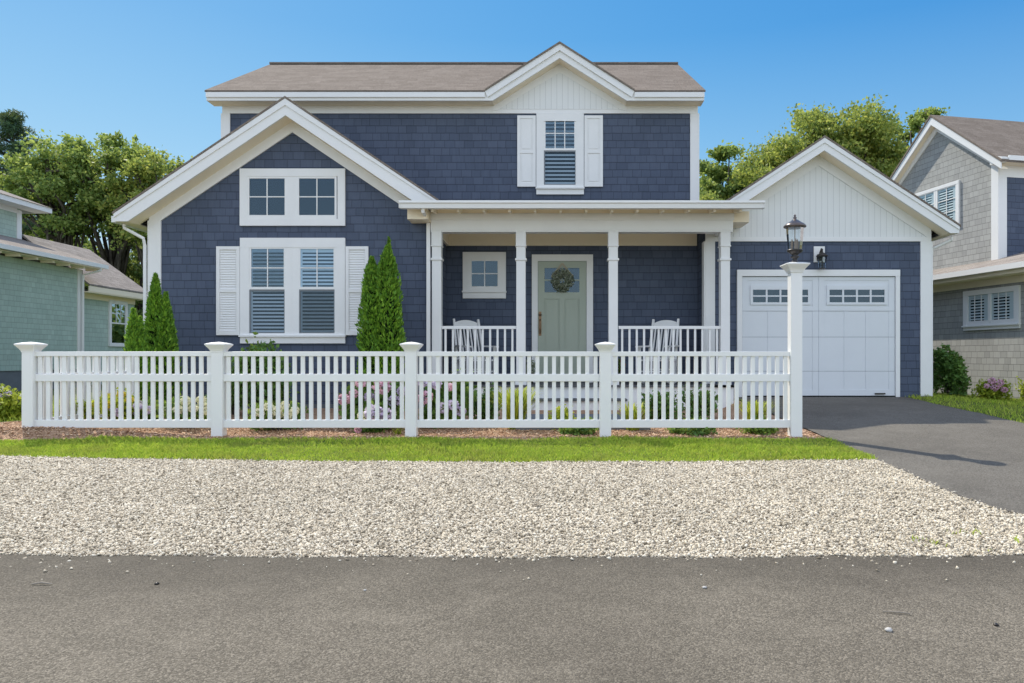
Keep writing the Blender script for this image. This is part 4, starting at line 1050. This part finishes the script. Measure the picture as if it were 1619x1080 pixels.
# right group
tree('oak_tree', 'bushy tree rising just right of the upper storey', X(1150, 30), 30, Z(204, 30), 1.8, M['oak'], 12000, seed=44, trunk_h=.2)
tree('oak_tree', 'mid height golden green oak left of the garage gable peak', X(1222, 29), 29, Z(190, 29), 2.4, M['oak_gold'], 14000, seed=22, trunk_h=.3)
tree('oak_tree', 'tallest broad oak crown above the garage gable', X(1316, 31), 31, Z(150, 31), 3.4, M['oak_gold'], 22000, seed=31, trunk_h=.45)
tree('oak_tree', 'oak crown leaning right of the garage gable', X(1376, 32), 32, Z(172, 32), 2.3, M['oak'], 12000, seed=24, trunk_h=.5)
tree('oak_tree', 'dark low tree between the garage roof and the grey house', X(1400, 28.5), 28.5, Z(245, 28.5), 1.3, M['oak_dark'], 6500, seed=25, trunk_h=.25)
tree('oak_tree', 'thin sparse tree with bare limbs behind the grey house ridge', X(1462, 36), 36, Z(158, 36), 1.6, M['oak'], 2600, seed=26, trunk_h=.66, clumps=13)
tree('oak_tree', 'low leafy tree behind the porch roof end', X(1125, 26), 26, Z(275, 26), 1.5, M['oak_gold'], 6500, seed=27, trunk_h=.1)
# distant wood as one mass
n = 42000; xs = RNG.uniform(-34, 32, n); zs_ = RNG.uniform(0, 1, n)**.8
hh = 4.6+1.3*np.sin(xs*.55)+.8*np.sin(xs*1.3+1)
P = np.stack([xs, 41+RNG.uniform(-1.5, 3, n)-.0*xs, CZ-.9+zs_*hh], -1)
wd = leafmesh('woodland', leaves(P, .38, aspect=.65), M['oak_dark']); wd['kind'] = 'stuff'; tag(wd, 'dense woodland in the distance behind all the houses', 'woodland')

# arborvitae
def arbor(label, spires, D, seed, pw_=1.1):
    rs_ = np.random.default_rng(seed); px_, ty_, wd_ = spires[0]; x0 = X(px_, D); g0_ = H1(x0, D)
    t = thing('arborvitae', label, 'shrub', (x0, D, g0_), 'columnar evergreen shrubs by the house'); Vs = []; core = MB()
    for px_, ty_, wd_ in spires:
        x = X(px_, D); top = Z(ty_, D); h = top-g0_; r = wd_/2
        prof = lambda f: r*np.clip((1-f**pw_)**.85*(.86+.14*np.sin(np.pi*np.clip(f*1.4, 0, 1))), .012, None)
        n = int(5200*h*r*2.6)
        f = RNG.uniform(0, 1, n)**1.15; a = RNG.uniform(0, 2*np.pi, n); lump = 1+.16*np.sin(a*5+f*17)+.10*np.sin(a*9-f*31)
        rr_ = prof(f)*lump*RNG.uniform(.72, 1.06, n)
        P = np.stack([x+rr_*np.cos(a), D+rr_*np.sin(a), g0_+.03+f*h], -1)
        al = np.stack([np.cos(a)*.75, np.sin(a)*.75, np.ones(n)*1.1], -1)
        Vs.append(leaves(P, .075, aspect=.42, along=al, jit=.9))
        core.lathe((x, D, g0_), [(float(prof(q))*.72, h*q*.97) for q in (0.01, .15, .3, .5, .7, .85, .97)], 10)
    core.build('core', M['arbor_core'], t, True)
    leafmesh('foliage', np.concatenate(Vs), M['arbor'], t)
    return t
arbor('tall twin spired arborvitae right of the big sash window', [(613, 392, .46), (588, 410, .40), (615, 378, .12)], 11.7, 1, 6.5)
arbor('pointed arborvitae against the left corner of the navy house', [(246, 437, .46), (262, 466, .42)], 11.6, 2, 2.3)
arbor('shortest arborvitae, left of the pointed one behind the fence', [(211, 492, .36), (222, 505, .25)], 10.75, 3, 2.2)

# leafy shrubs and flowers
def bush(name, label, px, D, topy, wid, mat, n=1800, leaf=.075, blooms=None, nb=0, br=.07, cat='shrub', group=None, hgt=None, dz=0, aspect=.6, heads=()):
    x = X(px, D); g0_ = H1(x, D)+dz; h = (Z(topy, D)-g0_) if hgt is None else hgt; r = wid/2
    t = thing(name, label, cat, (x, D, g0_), group)
    Ps = []
    for _ in range(9):
        c = (x+RNG.uniform(-.6, .6)*r, D+RNG.uniform(-.5, .5)*r, g0_+h*(.22+.5*_/8)); P, d = ball_points(n//9, c, (r*.50, r*.5, h*.28), .15); P = P+RNG.normal(0, .035, P.shape); Ps.append(P)
    leafmesh('foliage', leaves(np.concatenate(Ps), leaf, aspect=aspect, upb=.25), mat, t)
    sm = MB()
    for i in range(7):
        a = i*.9; sm.tube([(x+.03*math.cos(a), D+.03*math.sin(a), g0_-.04), (x+r*.35*math.cos(a), D+r*.35*math.sin(a), g0_+h*.6)], [.010, .005], 5)
    sm.build('stem', M['bark'], t)
    for hx_, hy_, hm, hr in heads:
        yb = D-r*.85; c = (X(hx_, yb), yb, Z(hy_, yb)); P, d = ball_points(130, c, (hr, hr*.8, hr*.8), .75)
        leafmesh('bloom', leaves(P, hr*.5, aspect=.8), M[hm], t)
    for i in range(nb):
        a = RNG.uniform(0, 2*np.pi); q = RNG.uniform(.2, .95)*r; ff = RNG.uniform(.5, 1.0)
        yb = D-abs(math.sin(a))*q*.8 if RNG.uniform() < .75 else D+math.sin(a)*q
        c = (x+math.cos(a)*q, yb, g0_+h*ff*(1-.25*(q/r)**2)-.02)
        P, d = ball_points(90, c, (br, br, br*.85), .8)
        leafmesh('bloom', leaves(P, br*.55, aspect=.8), M[blooms[i % len(blooms)]], t)
    return t
GH = 'hydrangeas behind the fence'
bush('hydrangea', 'pink flowered hydrangea behind the fence below the twin spired arborvitae', 590, 9.55, 598, .95, M['hyd'], 3000, .085, None, 0, cat='flowering shrub', group=GH,
     heads=[(545, 632, 'pink', .085), (570, 606, 'pink', .07), (603, 612, 'pink', .11), (622, 634, 'lavender', .085), (560, 622, 'pink', .06), (584, 628, 'lavender', .07), (612, 600, 'pink', .07), (636, 618, 'lavender', .07)])
bush('hydrangea', 'lavender hydrangea behind the fence left of the porch steps', 698, 9.55, 592, .82, M['hyd'], 2800, .085, None, 0, cat='flowering shrub', group=GH,
     heads=[(672, 628, 'pink', .10), (700, 645, 'lavender', .08), (716, 640, 'lavender', .075), (690, 608, 'lavender', .07), (728, 650, 'lavender', .07), (668, 606, 'lavender', .06), (712, 612, 'pink', .06)])
bush('hydrangea', 'low hydrangea with pale mauve heads near the third fence post', 596, 9.1, 640, .62, M['hyd'], 1000, .07, None, 0, cat='flowering shrub', group=GH,
     heads=[(592, 653, 'lavender', .12), (575, 658, 'cream_fl', .07), (614, 656, 'lavender', .09), (566, 680, 'pink', .045)])
bush('hydrangea', 'low cream flowered shrub behind the fence under the big window', 438, 9.15, 634, .66, M['hyd'], 1500, .06, ['cream_fl'], 6, .05, 'flowering shrub', GH,
     heads=[(410, 652, 'cream_fl', .06), (424, 643, 'cream_fl', .06), (437, 650, 'cream_fl', .065), (450, 641, 'cream_fl', .06), (464, 652, 'cream_fl', .055)])
bush('hydrangea', 'cream flowered shrub behind the fence near the second post', 302, 9.2, 624, .62, M['hyd'], 1500, .06, ['cream_fl'], 6, .05, 'flowering shrub', GH,
     heads=[(282, 648, 'cream_fl', .06), (294, 634, 'cream_fl', .065), (306, 646, 'cream_fl', .06), (318, 632, 'cream_fl', .06), (326, 650, 'cream_fl', .055)])
bush('hydrangea', 'cream and lilac flowered shrub outside the fence at the left edge', 8, 10.2, 610, .80, M['lime'], 2000, .07, ['cream_fl', 'cream_fl', 'lavender'], 22, .05, 'flowering shrub', GH)
bush('flowering_perennial', 'yellow and lilac perennials behind the left fence panel', 182, 9.2, 620, .62, M['lime'], 1400, .06, ['yellow_fl', 'lavender'], 8, .04, 'flowers', 'perennials behind the left panel',
     heads=[(172, 640, 'yellow_fl', .05), (192, 624, 'yellow_fl', .05), (205, 632, 'yellow_fl', .05), (186, 652, 'lavender', .06)])
bush('flowering_perennial', 'lilac perennial between the yellow one and the pointed arborvitae', 226, 9.3, 628, .42, M['hyd'], 900, .05, ['lavender', 'yellow_fl'], 6, .04, 'flowers', 'perennials behind the left panel',
     heads=[(218, 642, 'lavender', .06), (234, 648, 'lavender', .06)])
bush('shrub', 'lime leaved plant just inside the short return fence', 120, 9.6, 632, .55, M['lime'], 1300, .06)
bush('shrub', 'tall loose shrub with lime tips in front of the big sash window', 415, 11.0, 538, .95, M['shrub'], 4200, .085)
bush('shrub', 'lime new growth shoot topping the shrub under the big window', 405, 11.05, 522, .20, M['lime'], 110, .08)
bush('shrub', 'dark green shrub left of the fence-side cream flowers', 372, 11.3, 572, .5, M['shrub'], 1400, .08)
bush('shrub', 'rounded green shrub behind the right fence panel, left one', 1048, 10.6, 618, .6, M['shrub'], 1400, .06)
bush('shrub', 'rounded green shrub behind the right fence panel, beside the porch end', 1106, 10.6, 612, .66, M['shrub'], 1500, .06)
bush('shrub', 'leafy shrub in front of the porch skirt left of the steps', 762, 10.4, 612, .55, M['shrub'], 1800, .06)
bush('shrub', 'dark clump showing below the bottom rail near the fourth post', 920, 8.86, 668, .50, M['shrub'], 1500, .05)
bush('shrub', 'spreading dark clump below the bottom rail between fourth post and lamp post', 1093, 8.82, 668, .55, M['shrub'], 1700, .05)
bush('shrub', 'olive clump below the bottom rail beside the lamp post', 1200, 8.86, 664, .40, M['hyd'], 1200, .05)
bush('shrub', 'small lime plant before the porch steps', 888, 9.3, 645, .32, M['lime'], 800, .05)
bush('shrub', 'big glossy green shrub at the right corner of the garage', 1502, 14.2, 545, .72, M['shrub'], 4200, .075)
bush('shrub', 'lime and purple shrub in front of the grey house wall', 1570, 13.4, 600, .66, M['lime'], 1900, .06, heads=[(1568, 602, 'pink', .07), (1580, 606, 'pink', .08), (1573, 613, 'pink', .07), (1588, 616, 'pink', .06), (1560, 610, 'pink', .05)])
bush('shrub', 'lime shrub cut off by the right edge of the photo', 1626, 13.6, 598, .4, M['lime'], 900, .06)
def tuft(label, px, D, topy, mat, n=160, sp=.22, wd=.007):
    x = X(px, D); g0_ = H1(x, D); h = Z(topy, D)-g0_
    V = []; F_ = []
    for i in range(n):
        a = random.uniform(0, 2*math.pi); L = h*random.uniform(.7, 1.15); o = sp*random.uniform(.2, 1.3); bx, by = x+random.gauss(0, .03), D+random.gauss(0, .03); s_ = (-math.sin(a)*wd, math.cos(a)*wd)
        pr_ = [(0, 0), (.35*o, .55*L), (.75*o, .9*L), (1.15*o, .93*L)]; b0 = len(V)
        for k, (q, zz) in enumerate(pr_):
            ww = (1, 1, .8, .1)[k]
            V += [(bx+math.cos(a)*q-s_[0]*ww, by+math.sin(a)*q-s_[1]*ww, g0_+zz), (bx+math.cos(a)*q+s_[0]*ww, by+math.sin(a)*q+s_[1]*ww, g0_+zz)]
        for k in range(3): F_.append((b0+2*k, b0+2*k+1, b0+2*k+3, b0+2*k+2))
    o = np_mesh('ornamental_grass', np.array(V), np.array(F_), M[mat]); tag(o, label, 'ornamental grass', 'tufts of ornamental grass behind the fence')
tuft('bright yellow ornamental grass tuft behind the fence left of the steps', 815, 9.3, 614, 'lime', 380, .34)
tuft('yellow grass tuft behind the fence just left of the lamp post', 1192, 9.2, 634, 'lime', 240, .26)
tuft('small yellow grass tuft behind the fence right of the fourth post', 1000, 9.2, 638, 'lime', 180, .22)
tuft('tiny straw coloured tuft at the foot of the third post', 628, 8.75, 676, 'lime', 30, .10, .004)

# potted plants on the porch
for px_, lab, mt in ((836, 'potted plant with silvery leaves on the porch beside the second column', 'wreath'), (975, 'potted plant with red flowers on the porch beside the third column', 'shrub')):
    D = 12.72; x = X(px_, D); t = thing('potted_plant', lab, 'potted plant', (x, D, pzt), 'potted plants flanking the steps')
    MB().lathe((x, D, pzt), [(.075, .001), (.10, .16), (.115, .165), (.115, .19), (.09, .19), (.085, .16)], 14).build('pot', M['terracotta'], t, True)
    P, d = ball_points(380, (x, D, pzt+.30), (.15, .15, .15), .3); leafmesh('foliage', leaves(P, .06), M[mt], t)
    if mt == 'shrub':
        P, d = ball_points(60, (x, D, pzt+.33), (.15, .15, .12), .9); leafmesh('blossoms', leaves(P, .05, aspect=.9), M['red_flower'], t)

# litter on the road
def road_pt(px, py):
    D = F*1.156/(py-HY); return X(px, D), D
for px_, py_, r, mt, lab in ((1405, 998, .017, 'stone', 'pale pebble lying on the road right of centre'), (1114, 930, .012, 'stone', 'small pale pebble on the road near the gravel edge'),
                             (1575, 989, .012, 'bronze', 'small dark pebble on the road near the right edge'), (248, 924, .012, 'bronze', 'small dark pebble on the road at the left'), (577, 934, .008, 'stone', 'tiny pale pebble on the road left of centre')):
    x, y = road_pt(px_, py_); m = MB().lathe((x, y, H1(x, y)+.004), [(r*.5, -.002), (r, r*.3), (r*.8, r*.7), (r*.2, r*.9)], 7)
    m.v = [(a+random.uniform(-.2, .2)*r, b+random.uniform(-.2, .2)*r, c_) for a, b, c_ in m.v]
    tag(m.build('pebble', M[mt], None, True), lab, 'pebble', 'pebbles on the road')
x, y = road_pt(66, 926); z = H1(x, y)+.012
tag(MB().tube([(x-.05, y, z), (x-.01, y+.012, z+.004), (x+.05, y+.004, z)], [.004, .005, .003], 6).build('twig', M['twig']), 'short dry twig lying on the road at the left', 'twig')
x, y = road_pt(1420, 971); z = H1(x, y)+.01
tag(MB().tube([(x-.06, y+.02, z), (x, y, z+.003), (x+.05, y-.012, z)], [.003, .004, .003], 6).build('twig', M['twig']), 'thin pale twig lying on the road right of centre', 'twig')

for o in S.objects:
    if '_w' in o: del o['_w']
